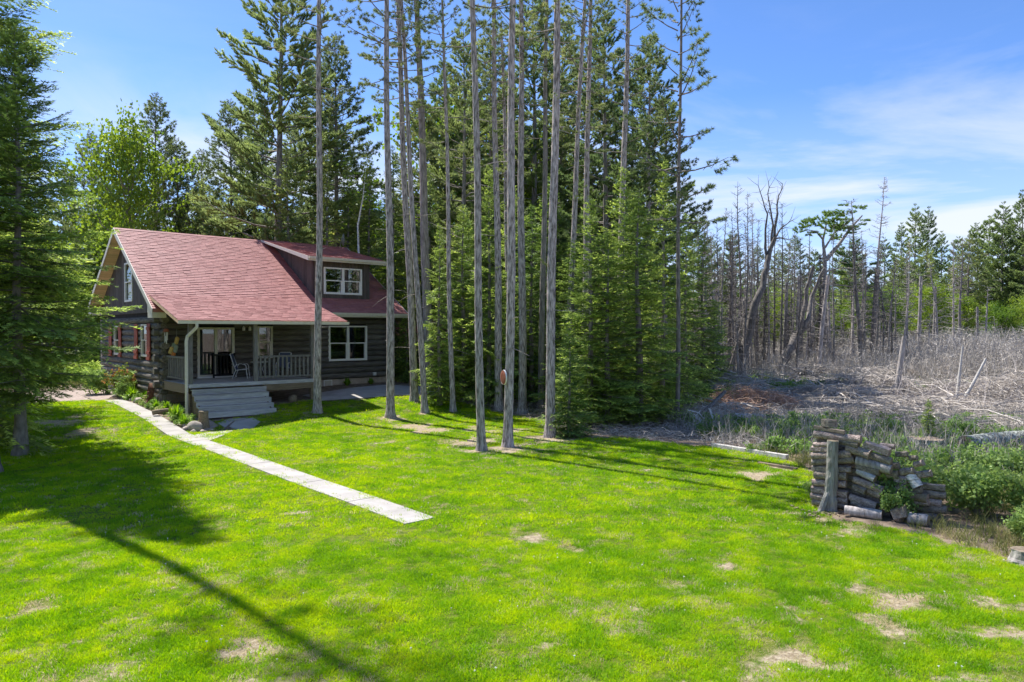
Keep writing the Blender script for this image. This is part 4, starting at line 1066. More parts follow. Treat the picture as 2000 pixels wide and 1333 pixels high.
def broadleaf(h, rad, seed, z0=0.35, n_leaf=22, size=0.16, clumps=150, lean=0.0):
    rng = np.random.RandomState(seed)
    tb = MB(); cs = []
    zz = np.linspace(-0.2, h * 0.8, 8)
    P = np.stack([lean * zz + 0.12 * np.sin(zz * 0.5 + seed), 0.12 * np.cos(zz * 0.4 + seed), zz], 1)
    tb.tube(P, 0.012 * h * (1 - zz / h).clip(.15, 1.1), 8)
    nb_ = 16
    for i in range(nb_):
        t = i / nb_
        z = h * (z0 + (0.78 - z0) * t); a = i * 2.4 + rng.uniform(-.4, .4)
        L = rad * (0.65 + 0.5 * math.sin(PI * min(1, t + 0.25))) * rng.uniform(.75, 1.1)
        p0 = np.array([np.interp(z, zz, P[:, 0]), np.interp(z, zz, P[:, 1]), z])
        d = np.array([math.cos(a) * 0.8, math.sin(a) * 0.8, 0.55 + 0.35 * t])
        s = np.linspace(0, 1, 5)[:, None]
        Q = p0 + d * L * s + np.array([0, 0, .12 * L]) * s ** 2 + rng.normal(size=(5, 3)) * 0.05 * L * s
        tb.tube(Q, 0.0045 * h * (1 - 0.8 * s[:, 0]), 5, 0, .5, False)
        for j in range(int(clumps / nb_)):
            q = rng.uniform(0.4, 1.05)
            c = p0 + d * L * q + np.array([0, 0, .12 * L * q * q]) + rng.normal(size=3) * 0.22 * L * np.array([1, 1, .8])
            cs.append(c)
            if j % 2 == 0: tb.tube([p0 + d * L * q * .7, c], [0.012, 0.005], 3, 0, .5, False)
    for j in range(int(clumps * 0.12)):
        cs.append(np.array([P[-1, 0], P[-1, 1], h * .86]) + rng.normal(size=3) * np.array([.35, .35, .3]) * rad * 0.6)
    T, I = leafcloud(cs, rad * 0.16 + 0.12, n_leaf, size, rng)
    return tb, T, I

def dead_tree(h, seed, r, dens=8, blen=1.1, dark=False, droop=-0.25, broken=False, twig=4, z0f=0.2):
    rng = np.random.RandomState(seed)
    mb = MB()
    zz = np.linspace(-0.2, h, 10)
    P = np.stack([0.05 * np.sin(zz * 0.8 + seed), 0.05 * np.cos(zz * 0.6 + seed), zz], 1)
    mb.tube(P, r * (1 - (0.35 if broken else 0.92) * (zz / h).clip(0, 1)) , 7, 0, .5, True)
    tw = []
    for i in range(int(h * dens)):
        t = rng.rand() ** 0.8
        if t < z0f and rng.rand() < 0.75: continue
        z = h * t; a = rng.uniform(0, 6.28)
        L = blen * (1.05 - t) ** 0.6 * rng.uniform(0.35, 1.1) * (0.5 if t < 0.3 else 1)
        d = np.array([math.cos(a), math.sin(a), droop + 0.55 * t * t + rng.uniform(-.2, .2)])
        s = np.linspace(0, 1, 4)[:, None]
        p0 = np.array([np.interp(z, zz, P[:, 0]), np.interp(z, zz, P[:, 1]), z])
        Q = p0 + d * L * s + np.array([0, 0, 0.22 * L]) * s ** 2
        mb.tube(Q, np.array([0.020, 0.015, 0.011, 0.006]) * (0.7 + 0.4 * L), 3, 0, .5, False)
        for j in range(rng.randint(1, twig + 1)):
            q = rng.uniform(.25, 1); b_ = p0 + d * L * q + np.array([0, 0, .22 * L * q * q])
            e = unit(d * 0.6 + rng.normal(size=3) * 0.6); sd = unit(np.cross(e, rng.normal(size=3)))
            tw.append((b_, e, sd, rng.uniform(.15, .5) * (0.5 + 0.5 * L)))
    if tw:
        mb.soup(blades(np.array([a[0] for a in tw]), np.array([a[1] for a in tw]), np.array([a[2] for a in tw]), np.array([a[3] for a in tw]), 0.026))
    return mb

def species(name, part, tb, T, I, bark, leaf):
    cr = MB(); cr.soup(T, 0, I)
    return [('trunk', tb.mesh(name + '_trunk', M[bark], True)), (part, cr.mesh(name + '_' + part, M[leaf]))]
def plant(name, parts, label, cat, loc, s=1.0, rz=0.0, group=None, sxy=1.0):
    t = thing(name, label, cat, loc, rz, group)
    t.scale = (s * sxy, s * sxy, s)
    for nm, me in parts: link(nm, me, t)
    return t

# unit species (height in metres as built; each planted tree is scaled from one of these)
SP = {}
SP['fir'] = [(h, r_, species('fir', 'crown', *conifer(h, r_, 20 + i, per_m=15, sparse_low=0.05), 'bark2', 'fir')) for i, (h, r_) in enumerate(((9, 1.75), (9, 1.55), (8, 1.75)))]
SP['sapling'] = [(3.6, .9, species('sapling', 'crown', *conifer(3.6, .9, 41, z0=.1, per_m=28), 'bark2', 'fir'))]
SP['spruce'] = [(h, r_, species('spruce', 'crown', *conifer(h, r_, 50 + i, per_m=13, kit=SPRKIT, droop=-20, sparse_low=0.25), 'bark2', 'spruce')) for i, (h, r_) in enumerate(((12, 1.9), (12, 1.6), (12, 2.3)))]
SP['white_pine'] = [(h, r_, species('white_pine', 'crown', *pine(h, r_, 60 + i, 'white', h * z, p, gaps=g, shape=sh_), 'bark2', 'wpine')) for i, (h, r_, z, p, g, sh_) in enumerate(((24, 4.8, .22, 6.2, .1, .6), (23, 3.8, .22, 6.4, .15, .68), (16, 3.2, .2, 7.5, .05, .7)))]
SP['red_pine'] = [(h, r_, species('red_pine', 'crown', *pine(h, r_, 70 + i, 'red', h * z, p, gaps=.1, dead_below=1.5), 'bark2', 'rpine')) for i, (h, r_, z, p) in enumerate(((21, 3.1, .32, 11), (21, 2.7, .38, 11)))]
SP['maple'] = [(h, r_, species('maple', 'crown', *broadleaf(h, r_, 80 + i, n_leaf=n_ * 2, size=sz * .62, clumps=c_), 'barkm', 'leaf')) for i, (h, r_, n_, sz, c_) in enumerate(((13, 2.8, 22, .22, 190), (13, 3.1, 22, .23, 200), (10, 2.6, 22, .24, 170)))]

# ---------------------------------------------------------------- trees
KIND_WORDS = {'white_pine': ('white pine with layered soft plumes', 'pine'), 'red_pine': ('red pine with tufted dark crown', 'pine'), 'spruce': ('narrow dark spruce', 'spruce'), 'maple': ('yellow-green leafy maple', 'maple')}
def label_rows(items, where):
    """left-to-right ordinals per kind, as the photograph shows them"""
    order = {}
    for i, it in sorted(enumerate(items), key=lambda e: e[1][1] / e[1][2]): order.setdefault(it[0], []).append(i)
    out = [None] * len(items)
    for k, L in order.items():
        for j, i in enumerate(L):
            side = 'leftmost of its kind' if j == 0 else 'rightmost of its kind' if j == len(L) - 1 else ordinal(j) + ' from left'
            out[i] = '%s %s, %s' % (KIND_WORDS[k][0], where, side)
    return out
fr_ = np.random.RandomState(55)
FOREST_TREES += [('red_pine', -23.6, 50.0, 0.0, 16.5), ('spruce', -30.0, 52.0, -0.3, 14.5), ('red_pine', -25.2, 58.0, -0.2, 18.0), ('spruce', -21.9, 50.5, 0.2, 14.0), ('red_pine', -32.0, 54.0, -0.4, 18.5), ('white_pine', -19.0, 55.0, 0.0, 19.5)]
FAR_TREES = [(k, x, y, z, h * (1.18 if k == 'white_pine' and x > 45 else .86 if k == 'maple' else 1)) for k, x, y, z, h in FAR_TREES]
for _ in range(26):                              # the wall of pines that rises towards the right
    x_ = fr_.uniform(42, 82); y_ = fr_.uniform(74, 96)
    FAR_TREES.append((fr_.choice(['white_pine', 'white_pine', 'red_pine', 'spruce']), x_, y_, -0.6, fr_.uniform(10.5, 13.5) + 4.5 * sstep(.55, .75, x_ / y_)))
for items, where, grp in ((FOREST_TREES, 'in the woods behind', 'trees of the woods behind the cabin'), (FAR_TREES, 'in the far tree line', 'trees of the far tree line')):
    for i, (it, lb) in enumerate(zip(items, label_rows(items, where))):
        k, x, y, z, h = it
        var = SP[k]
        vi = (i * 7 + 1) % len(var)
        if k == 'white_pine': vi = 0 if h > 26.5 else (2 if h < 18 else 1)
        h0, r0, parts = var[vi]
        plant(k, parts, lb, KIND_WORDS[k][1], (x, y, z - 0.05), h / h0, i * 1.7, grp, sxy=.74 if k == 'maple' and h > 12 and y < 50 else 1.0 if h / h0 > 0.8 else 1.15)

# grove of tall red pines: each trunk its own taper and lean, crowns from three builds
def grove_trunk(h, d, lean, seed, x0):
    rng = np.random.RandomState(seed)
    mb = MB()
    zz = np.concatenate([[-0.25, -0.05, 0.1, 0.25, 0.5, 0.9], np.linspace(1.4, h, 60)])
    P = np.stack([lean * zz + 0.03 * np.sin(zz * 0.5 + seed), 0.04 * np.cos(zz * 0.43 + seed), zz], 1)
    rr = d / 2 * (1 - 0.62 * (zz / h).clip(0, 1) ** 1.15) * (1 + 0.6 * np.exp(-np.maximum(zz, 0) * 4.0))
    mb.tube(P, rr, 16, 0, 0.5, True, None, 0.05, rng)
    for i in range(16):                              # dead stubs and short snags
        z = rng.uniform(2.2, h * 0.6); a = rng.uniform(0, 6.28)
        p = (np.interp(z, zz, P[:, 0]), np.interp(z, zz, P[:, 1]), z)
        limb(mb, p, np.array([math.cos(a), math.sin(a), rng.uniform(-.2, .3)]), rng.choice([.18, .25, .3, .6, 1.1]), 0.014, rng.uniform(-.3, .2), 0, 4)
    return mb
CROWNS = []
for i, (ch, cr_) in enumerate(((11, 2.5), (10, 2.2), (12, 2.6))):
    tb, T, I = pine(ch, cr_ * .85, 90 + i, 'red', 0.2, 6.2, trunk=False, gaps=.7, kits=NKIT)
    c_ = MB(); c_.soup(T, 0, I); m1 = c_.mesh('red_pine_crown', M['rpine'])
    CROWNS.append((ch, m1, tb.mesh('red_pine_limb', M['bark2'])))
GP_WORDS = ['lone straight red pine trunk in front of the porch end', 'red pine trunk in front of the cabin wall corner', 'red pine trunk right of the cabin corner, rear one of a leaning pair', 'thinner red pine leaning left, front one of the pair beside the cabin',
            'thick dark pine trunk behind the leaning pair', 'slim red pine alone on the lawn right of the leaning pair', 'red pine nearest the camera, left one of two at the bare patch', 'red pine behind the trunk that carries the red disc',
            'stout red pine at the bare patch with a red disc behind it', 'red pine just right behind the disc trunk, leaning slightly left', 'thin pine half hidden behind the disc trunk', 'stout red pine at the lawn edge left of the small fir',
            'dark pine behind the stout trunk at the lawn edge', 'red pine leaning right, rising from the small fir', 'pine rising out of the firs beside the right-leaning trunk', 'pine standing within the fir clump, hidden below', 'slender dark pine right of the firs near the broken chair']
for i, (x, y, z, d, lean) in enumerate(GROVE_PINES):
    h = 21.5 - (3.5 if i in (5, 10, 16) else 0) + (i * 37 % 10) * 0.15
    t = thing('red_pine', GP_WORDS[i], 'pine', (x, y, z), 0, 'tall red pines on the lawn')
    grove_trunk(h, d, lean, 500 + i, x).build('trunk', M['bark'] if i not in (4, 12, 16) else M['bark2'], t, smooth=True)
    zc = h * (0.55 if i != 16 else 0.36)
    ch, m1, m2 = CROWNS[i % 3]
    s = (h - zc) / ch
    for nm, me in (('crown', m1), ('limb', m2)):
        o = link(nm, me, t, kind='stuff' if nm == 'limb' else None); o.location = (lean * zc, 0, zc); o.scale = (s, s, s)
        o.rotation_euler = (0, math.atan(lean), 0)
    if i in (6, 8, 11, 13, 7):                       # small tufts sprouting from the bare trunks
        rg = np.random.RandomState(i); T, I = [], []
        for q in range(7):
            zq = rg.uniform(5.5, zc); tr, ti, _ = NKIT[0][1][q % 3]
            T.append(tr @ (frame(rg.uniform(0, 6.28), R(rg.uniform(-10, 40))) * 0.55).T + np.array([lean * zq, 0, zq])); I.append(ti)
        c_ = MB(); c_.soup(np.concatenate(T), 0, np.concatenate(I)); c_.build('tuft', M['rpine'], t, kind='stuff')

FIR_WORDS = ['light green fir right of the cabin, leftmost of the grove firs', 'dark fir behind the slim trunk', 'tall fir behind the disc trunk, left side', 'dark fir between disc trunk and lawn-edge trunk', 'fir behind the right-leaning trunk', 'large fir at the lawn edge, left front of the clump',
             'front fir of the clump with lowest spreading boughs', 'broad fir right of centre in the clump', 'fir with tall thin spire at right of the clump', 'dark fir left of the slender dark pine', 'fir at the right end of the clump by the dead trees', 'small bushy fir on the lawn at foot of the leaning trunk',
             'tall fir behind the middle of the clump', 'tall fir deep behind the lawn-edge trunk', 'fir deep behind the slim trunk', 'short fir by the dead trunks right of the clump', 'small fir between cabin corner and shed', 'tall dark fir deep behind the disc trunk']
for i, (x, y, z, h, r_) in enumerate(GROVE_FIRS):
    if i in (4, 5, 6, 7, 8, 12): r_ *= 1.28          # the broad ones that sweep down to the lawn
    h0, r0, parts = SP['sapling'][0] if h < 5.4 else SP['fir'][i % 3]
    plant('fir_tree', parts, FIR_WORDS[i], 'fir', (x, y, z), h / h0, i * 2.1, 'firs among the red pines', sxy=(r_ * 1.12 / r0) / (h / h0))

# the large firs at the left edge, near the camera, and the tall pine behind their boughs
bigA = species('large_fir', 'crown', *conifer(12.6, 3.4, 7, z0=1.7, per_m=20, kit=BIGKIT, droop=-16, sparse_low=0.55, shape=.75, tr_r=.17), 'barkm', 'fir')
bigB = species('large_fir', 'crown', *conifer(21.0, 3.9, 8, z0=0.9, per_m=15, kit=BIGKIT, droop=-18, sparse_low=0.2, shape=.75, tr_r=.2), 'barkm', 'fir')
plant('fir_tree', bigA, 'large fir with grey trunk at left edge, boughs reaching the cabin gable', 'fir', (-14.28, 20.55, -0.6), 1, 0.4, 'large firs at the left edge')
plant('fir_tree', bigB, 'tallest fir at far left, top and side outside the picture', 'fir', (-16.3, 21.6, -0.6), 1.05, 2.0, 'large firs at the left edge')
plant('fir_tree', bigA, 'fir at the very left edge in front of the pale tall trunk', 'fir', (-14.6, 17.3, -0.6), .75, 2.9, 'large firs at the left edge', sxy=.9)
plant('fir_tree', bigA, 'large fir behind the left edge fir, beside the drive', 'fir', (-20.5, 28.2, -0.4), 1.02, 3.6, 'large firs at the left edge')
plant('fir_tree', bigB, 'tall fir farther back at left, beyond the drive', 'fir', (-27.5, 36.0, -0.4), .68, 5.0, 'large firs at the left edge')
t = thing('red_pine', 'pale tall trunk at the bottom left picture edge', 'pine', (-13.2, 17.95, -0.6))
grove_trunk(26, 0.36, -0.02, 640, -12.9).build('trunk', M['barkm'], t, smooth=True)
for nm, me in (('crown', CROWNS[2][1]), ('limb', CROWNS[2][2])):
    o = link(nm, me, t, kind='stuff' if nm == 'limb' else None); o.location = (-0.4, 0, 19.0); o.scale = (.62, .62, .62)

# ---------------------------------------------------------------- dead trees of the bog edge
DT = [dead_tree(12, 200 + i, .13, dens=d_, blen=bl_, droop=dr_, twig=tw_).mesh('dead_conifer', M['deaddark'] if i % 2 else M['dead'], True) for i, (d_, bl_, dr_, tw_) in enumerate(((13, 1.2, -.2, 6), (11, 1.4, -.1, 6), (17, 1.0, -.3, 6), (14, 1.6, -.15, 6)))]
DS = [dead_tree(5, 220 + i, .11, dens=12, blen=.9, broken=(i == 0), z0f=.3).mesh('dead_snag', M['dead'], True) for i in range(3)]
DX = dead_tree(6, 230, .14, dens=60, blen=.55, droop=-.4, twig=7, z0f=0.0).mesh('twiggy_dead_tree', M['deaddark'], True)
dr_ = np.random.RandomState(77)
for _ in range(85):                              # thin dead spruces crowding the near corner of the bog
    x_ = 12.2 + 15 * dr_.rand() ** 1.3; y_ = dr_.uniform(44, 60) + .3 * (x_ - 12)
    DEAD_TREES.append((x_, y_, -0.6, dr_.choice([dr_.uniform(4, 7), dr_.uniform(7, 12.5)]), dr_.normal() * .5, dr_.uniform(.13, .24)))
order = sorted(range(len(DEAD_TREES)), key=lambda i: DEAD_TREES[i][0] / DEAD_TREES[i][1])
for j, i in enumerate(order):
    x, y, z, h, lean, d = DEAD_TREES[i]
    tall = h > 8.2
    me, h0 = (DT[i % 4], 12) if tall else (DS[i % 3], 5)
    if i in (5, 11, 24, 40, 52): me, h0 = DX, 6
    lb = '%s bare dead conifer at the bog edge, %s from left' % ('tall' if h > 11 else 'medium' if tall else 'short', ordinal(j))
    o = link('dead_tree', me, None, (x, y, z)); s = h / h0
    w = max(0.8, min(1.6, d / 0.26 if tall else d / .22))
    o.scale = (s * (0.75 + 0.25 * w) if not tall else 1.0 * w, s * (0.75 + 0.25 * w) if not tall else 1.0 * w, s)
    o.rotation_euler = (0, math.atan2(lean, h), i * 2.3)
    tag(o, lb, 'dead tree', 'dead conifers at the bog edge')

def skeleton(name, label, cat, chains, m, loc, rng, twig=0, twr=1.0):
    """a branching dead tree from chains of (points, radius0, radius1), world metres"""
    mb = MB(); tw = []
    for pts, r0, r1 in chains:
        P = np.array(pts, float)
        k = len(P) * 3; t = np.linspace(0, len(P) - 1, k)
        Q = np.stack([np.interp(t, np.arange(len(P)), P[:, j]) for j in range(3)], 1)
        Q[1:-1] += rng.normal(size=(k - 2, 3)) * 0.03
        mb.tube(Q - np.array(loc), np.linspace(r0, r1, k), 8, 0, .5, True, None, .08, rng)
        if r0 < 0.12 or twig > 2:
            for q in Q[k // 3:]:
                for _ in range(twig):
                    e = unit(unit(Q[-1] - Q[0]) * .6 + rng.normal(size=3) * .6); L = rng.uniform(.3, 1.1) * twr
                    s = np.linspace(0, 1, 3)[:, None]
                    mb.tube(q - np.array(loc) + e * L * s + np.array([0, 0, .15 * L]) * s ** 2, [0.018, .012, .005], 3, 0, .5, False)
    o = mb.build(name, m, None, smooth=True, loc=loc)
    return tag(o, label, cat)
rs = np.random.RandomState(9)
jit = lambda pts, dy=0.5: [(x, y + rs.uniform(-dy, dy) * (i > 0), z) for i, (x, y, z) in enumerate(pts)]
Y = 46.4
skeleton('dead_tree', 'great dead hardwood curving right with bare forked top', 'dead tree', [
    (jit([(14.75, Y, -.7), (14.99, Y, .9), (15.46, Y, 2.79), (15.7, Y, 4.67), (16.29, Y, 5.85), (16.52, Y, 7.27), (16.82, Y, 8.33), (17.09, Y, 9.1)]), .36, .12),
    (jit([(16.58, Y, 7.5), (16.46, Y, 9.16), (16.5, Y, 10.69), (16.17, Y, 12.58)]), .10, .02), (jit([(17, Y, 8.68), (17.11, Y, 10.57), (17.37, Y, 11.63), (17.64, Y, 12.64)]), .10, .02),
    (jit([(17.05, Y, 8.92), (17.59, Y, 9.69), (18.18, Y, 10.28)]), .09, .02), (jit([(16.82, Y, 8.33), (17, Y, 9.75), (16.82, Y, 11.28), (16.82, Y, 12.81)]), .09, .02), (jit([(17.11, Y, 9.04), (17.7, Y, 9.16), (18.18, Y, 8.98)]), .07, .02)],
    M['deaddark'], (14.75, Y, -.6), rs, 2)
skeleton('dead_tree', 'leaning dead hardwood splitting into two broken limbs', 'dead tree', [
    (jit([(17.35, Y, -.7), (17.64, Y, .78), (18.18, Y, 2.02), (18.71, Y, 2.79)]), .36, .24), (jit([(18.71, Y, 2.79), (18.82, Y, 3.61), (19.12, Y, 5.38), (19.47, Y, 7.21)]), .17, .12), (jit([(18.77, Y, 2.84), (19.18, Y, 3.61), (19.71, Y, 5.38), (20.24, Y, 7.09)]), .2, .09)],
    M['deaddark'], (17.35, Y, -.6), rs, 0)
YL = 52.8
lv = thing('leaning_pine', 'sparse half dead pine arching right with green tufts above the dead trunks', 'pine', (23.1, YL, -.6))
mb = MB(); cs = []
for pts, r0, r1 in ((([(23.1, YL, -.7), (23.18, YL, 4.37), (23.23, YL, 8.39), (23.07, YL, 9.74), (23.37, YL, 11.21)]), .26, .03), ([(23.3, YL, 8.3), (24.17, YL, 9.33), (25.25, YL, 10.81), (25.98, YL, 11.59)], .17, .05), ([(23.1, YL, 9.8), (22.56, YL, 10.41), (21.73, YL, 10.57)], .08, .02), ([(23.23, YL, 9.2), (23.9, YL, 10.27), (24.64, YL, 10.81)], .08, .02), ([(23.2, YL, 7.4), (24.3, YL, 7.7), (25.6, YL, 7.6)], .07, .02), ([(23.2, YL, 6.5), (24.6, YL, 6.4), (26.4, YL, 6.0)], .07, .02)):
    mb.tube(np.array(pts) - np.array((23.1, YL, -.6)), np.linspace(r0, r1, len(pts)), 7, 0, .5, True)
    for f in np.linspace(.45, 1, 5): cs.append(np.array(pts[-2]) * (1 - f) + np.array(pts[-1]) * f)
mb.build('trunk', M['dead'], lv, smooth=True)
T, I = [], []
for q, c_ in enumerate(cs[5:10] + cs[10:] + cs[15:] + cs[:3]):
    for r_ in range(2):
        c_ = c_ + rs.normal(size=3) * np.array([.35, .5, .32])
        tr, ti, _ = WKIT[0][1][(q + r_) % 3]
        T.append(tr @ (frame(rs.uniform(0, 6.28), R(rs.uniform(-15, 20))) * rs.uniform(.7, 1.25)).T + c_ - np.array((23.1, YL, -.6))); I.append(ti)
mb = MB(); mb.soup(np.concatenate(T), 0, np.concatenate(I)); mb.build('crown', M['fir'], lv)
PA = np.array((6.20, 14.53)); PD = np.array((0.80457, -0.59385)); PN = np.array((-0.59385, -0.80457))     # face of the pile and its normal
def pxyz(s, up, out=0.0): return (PA[0] + PD[0] * s + PN[0] * out, PA[1] + PD[1] * s + PN[1] * out, -0.6 + up)
def firelog(s0, z0, s1, z1, d, out0, out1, m, seed, split=False):
    rng = np.random.RandomState(seed)
    p0, p1 = np.array(pxyz(s0, z0, out0)), np.array(pxyz(s1, z1, out1))
    c = (p0 + p1) / 2
    k = 6; t = np.linspace(0, 1, k)[:, None]
    P = (p0 * (1 - t) + p1 * t) - c
    mb = MB()
    if split:                                    # a split billet: an uneven wedge
        seg = 5; w = .22
    else:
        seg = 11; w = .045
    mb.tube(P, d / 2 * (1 + rng.uniform(-.06, .06, k)), seg, 0, .5, True, 1, w * 0.5, rng)
    o = mb.build('firewood_log', [m, M['fireend']], None, smooth=not split, loc=tuple(c))
    return o
LB = 'stacked in the woodpile behind the weathered post'
li = 0
def stack(rows, words, names, outf, ms, fat=1.3):
    global li
    for i, (a, b_, c_, d_, dia) in enumerate(rows):
        m = M['fire'] if i not in ms else ms[i]
        o = firelog(a, max(b_, dia * .62), c_, max(d_, dia * .62), dia * fat, outf(i)[0], outf(i)[1], m, 900 + li, split=(i % 3 == 1))
        tag(o, names.get(i) or words % ordinal(len(rows) - 1 - i), 'log', 'logs of the woodpile'); li += 1
rp = random.Random(3)
stack(PILE_LEFT, 'grey log in the left column of the woodpile, %s from the ground', {0: 'long blue-grey log along the top left of the woodpile', 1: 'thin pale brown pole across the top left of the woodpile', 2: 'dark log just under the long blue-grey top log'}, lambda i: ((.0, .05) if i > 2 else (-.05, .1)), {1: M['fireend']})
stack(PILE_MID, 'weathered log in the middle column of the woodpile, %s from the ground', {3: 'smooth pinkish grey log high in the middle of the woodpile', 5: 'pale blue-white split log in the middle of the woodpile', 12: 'pale grey log lying on the grass before the woodpile middle', 0: 'thick log slanting from top of the post to middle column', 1: 'log with orange cut end near the top middle of the woodpile'},
      lambda i: ((.02, .12) if i < 11 else (.32, .30)), {5: M['firepale'], 3: M['dead'], 12: M['dead']})
stack(PILE_RIGHT, 'tumbled grey log at the right side of the woodpile, %s of the heap by height list', {0: 'white birch log with peeling bark at right of the woodpile', 5: 'grey cylinder log lying in grass right of the woodpile', 4: 'thick stubby log end-on at lower right of the woodpile', 1: 'grey log sticking out right beside the white birch log',
      2: 'large split brown log at the right foot of the woodpile', 3: 'narrow log under the split brown log at right', 6: 'short bluish log left of the white birch log', 7: 'broken chunk on top of the right heap near leaves', 8: 'short pale log high on the right slope of the heap', 9: 'thin log at the top centre behind the orange ended log',
      10: 'thick brown log right above the stubby end-on log', 11: 'dark upright chunk under the stubby end-on log', 12: 'small chunk topping the right slope of the heap', 13: 'dark log left of the white birch log behind the vines', 14: 'dark log below the birch log behind the vines', 15: 'dark log low behind the vines', 16: 'grey log at mid height right of the pinkish log', 17: 'grey log behind the top of the vines', 18: 'low dark log between vines and stubby end-on log'},
      lambda i: ((-.08, -.02) if i not in (4, 5, 11) else (.25, .3)), {0: M['birch'], 5: M['dead'], 2: M['beam']})
k_ = 0
for lay in range(1):                              # the rear row of the pile, packed behind the face
    for colm in range(5):
        top_z = (1.52, 1.36, 1.2, 1.0, .8)[colm]
        for row in range(11):
            up = .08 + row * .142
            if up > top_z - .1: break
            s = colm * .44 + rp.uniform(-.05, .05); L = rp.uniform(.42, .56)
            sl = (0, -.05, -.12, .0, .0)[colm]
            o = firelog(s, up - sl * .3, s + L, up + sl * .7 + rp.uniform(-.02, .02), rp.uniform(.14, .165), -.15 - lay * .2 - rp.uniform(0, .05), -.15 - lay * .2 - rp.uniform(0, .05), M['fire'], 1200 + k_, split=(k_ % 4 == 1)); k_ += 1
            tag(o, 'dark log packed behind the face of the woodpile, seen only through gaps', 'log', 'rear logs of the woodpile')
bl = MB(); bl.tube([(0, 0, 0), (0, 0, .14)], [.16, .155], 12, 0, .5, True, 1, .04, np.random.RandomState(1))
tag(bl.build('firewood_log', [M['fire'], M['fireend']], loc=pxyz(.26, 1.66, -.1)), 'dark upright chunk of wood crowning the woodpile', 'log', 'logs of the woodpile')

rng = np.random.RandomState(12)
pp = MB()
zz = np.linspace(-.05, 1.42, 18)
P = np.stack([0.02 * np.sin(zz * 3) + .06 * zz, .02 * np.cos(zz * 2), zz], 1)
pp.tube(P, .11 + .05 * np.exp(-zz * 6), 11, 0, .5, True, 1, .09, rng)
for a, L in ((3.5, .30), (5.6, .18)):
    pp.tube([(.0, 0, .42), (.10 * math.cos(a), .10 * math.sin(a), .22), (L * .6 * math.cos(a), L * .6 * math.sin(a), .05), (L * math.cos(a), L * math.sin(a), -.06)], [.05, .07, .06, .03], 7, 0, .5, True, 1, .1, rng)
x, y, z = pxyz(.33, 0, .22)
tag(pp.build('wooden_post', [M['oldwood'], M['fireend']], None, loc=(x, y, z)), 'weathered split post with flared foot in front of the woodpile', 'post')
ch = MB()
for i in range(60):
    a = rng.uniform(0, 6.28); r_ = abs(rng.normal()) * .35; cx, cy = x - .1 + r_ * math.cos(a), y - .05 + .7 * r_ * math.sin(a)
    sx = rng.uniform(.02, .07)
    ch.box((cx - sx, cy - .02, -.6), (cx + sx, cy + .02, -.58 + rng.uniform(0, .02)), 0, rng.rand(), Matrix.Rotation(rng.uniform(0, 3), 4, 'Z'))
ch.build('wood_chips', M['fireend'], kind='stuff')

# ---------------------------------------------------------------- timbers, stumps, fallen wood
def beam(name, label, cat, p0, p1, w, h_, m, group=None, dz=0):
    p0, p1 = np.array(p0, float), np.array(p1, float); c = (p0 + p1) / 2; L = np.linalg.norm(p1 - p0)
    mb = MB(); k = 5
    for i in range(1): mb.box((-L / 2, -w / 2, 0), (L / 2, w / 2, h_))
    o = mb.build(name, m, None, loc=(c[0], c[1], float(terr(c[0], c[1])) + dz)); o.rotation_euler = (0, 0, math.atan2(*(p1 - p0)[::-1]))
    return tag(o, label, cat, group)
beam('timber', 'pale timber edging the lawn left of the woodpile', 'timber', (6.25, 22.05), (7.75, 19.95), .16, .12, M['bleach'])
beam('timber', 'short sunken timber in the grass nearer the woodpile', 'timber', (6.71, 19.27), (7.4, 18.41), .13, .05, M['beam'])
def rawlog(name, label, cat, pts, r0, r1, m, group=None, seg=10, seed=0, wob=.06):
    g = np.random.RandomState(seed); P = np.array(pts, float); c = P[0].copy()
    k = len(P) * 4; t = np.linspace(0, len(P) - 1, k); Q = np.stack([np.interp(t, np.arange(len(P)), P[:, j]) for j in range(3)], 1) - c
    mb = MB(); mb.tube(Q, np.linspace(r0, r1, k), seg, 0, .5, True, 1, wob, g)
    return tag(mb.build(name, [m, M['fireend']], None, smooth=True, loc=tuple(c)), label, cat, group)
def stump(name, label, x, y, r, h_, m, seed, group=None):
    g = np.random.RandomState(seed); mb = MB()
    zz = np.array([-.08, 0, .05, h_ * .4, h_ * .8, h_])
    mb.tube(np.stack([zz * 0, zz * 0, zz], 1), r * (1 + .5 * np.exp(-zz.clip(0) * 9)), 14, 0, .5, True, 1, .09, g)
    return tag(mb.build(name, [m, M['fireend']], None, loc=(x, y, float(terr(x, y)))), label, 'stump', group)
stump('tree_stump', 'small broken stump by the collapsed chair frame', 7.18, 25.63, .24, .30, M['deaddark'], 3)
stump('tree_stump', 'wide lichen-covered stump behind the woodpile', 12.0, 20.55, .46, .50, M['lichen'], 4)
stump('tree_stump', 'pale grey stump at the right picture edge in dry grass', 7.95, 10.95, .17, .22, M['dead'], 5)
rawlog('fallen_log', 'thick dark fallen trunk lying in weeds at far right', 'log', [(13.1, 20.5, -.28), (14.5, 20.9, -.25), (17.0, 21.6, -.2)], .27, .30, M['lichen'], seed=2)
rawlog('fallen_log', 'long pale pole lying level across the slash at right', 'log', [(16.6, 28.7, -.42), (19, 28.1, -.38), (23, 27.6, -.4)], .09, .07, M['bleach'], seed=3)
rawlog('fallen_log', 'grey trunk lying slanted, its far end raised from the slash', 'log', [(19.05, 38.82, -.5), (22.0, 43.2, .0), (25.6, 47.6, 1.0)], .20, .13, M['dead'], seed=4)
rawlog('fallen_log', 'short rotten log above the woodpile in weeds', 'log', [(11.3, 24.6, -.35), (12.7, 24.3, -.32)], .13, .12, M['deaddark'], seed=5)
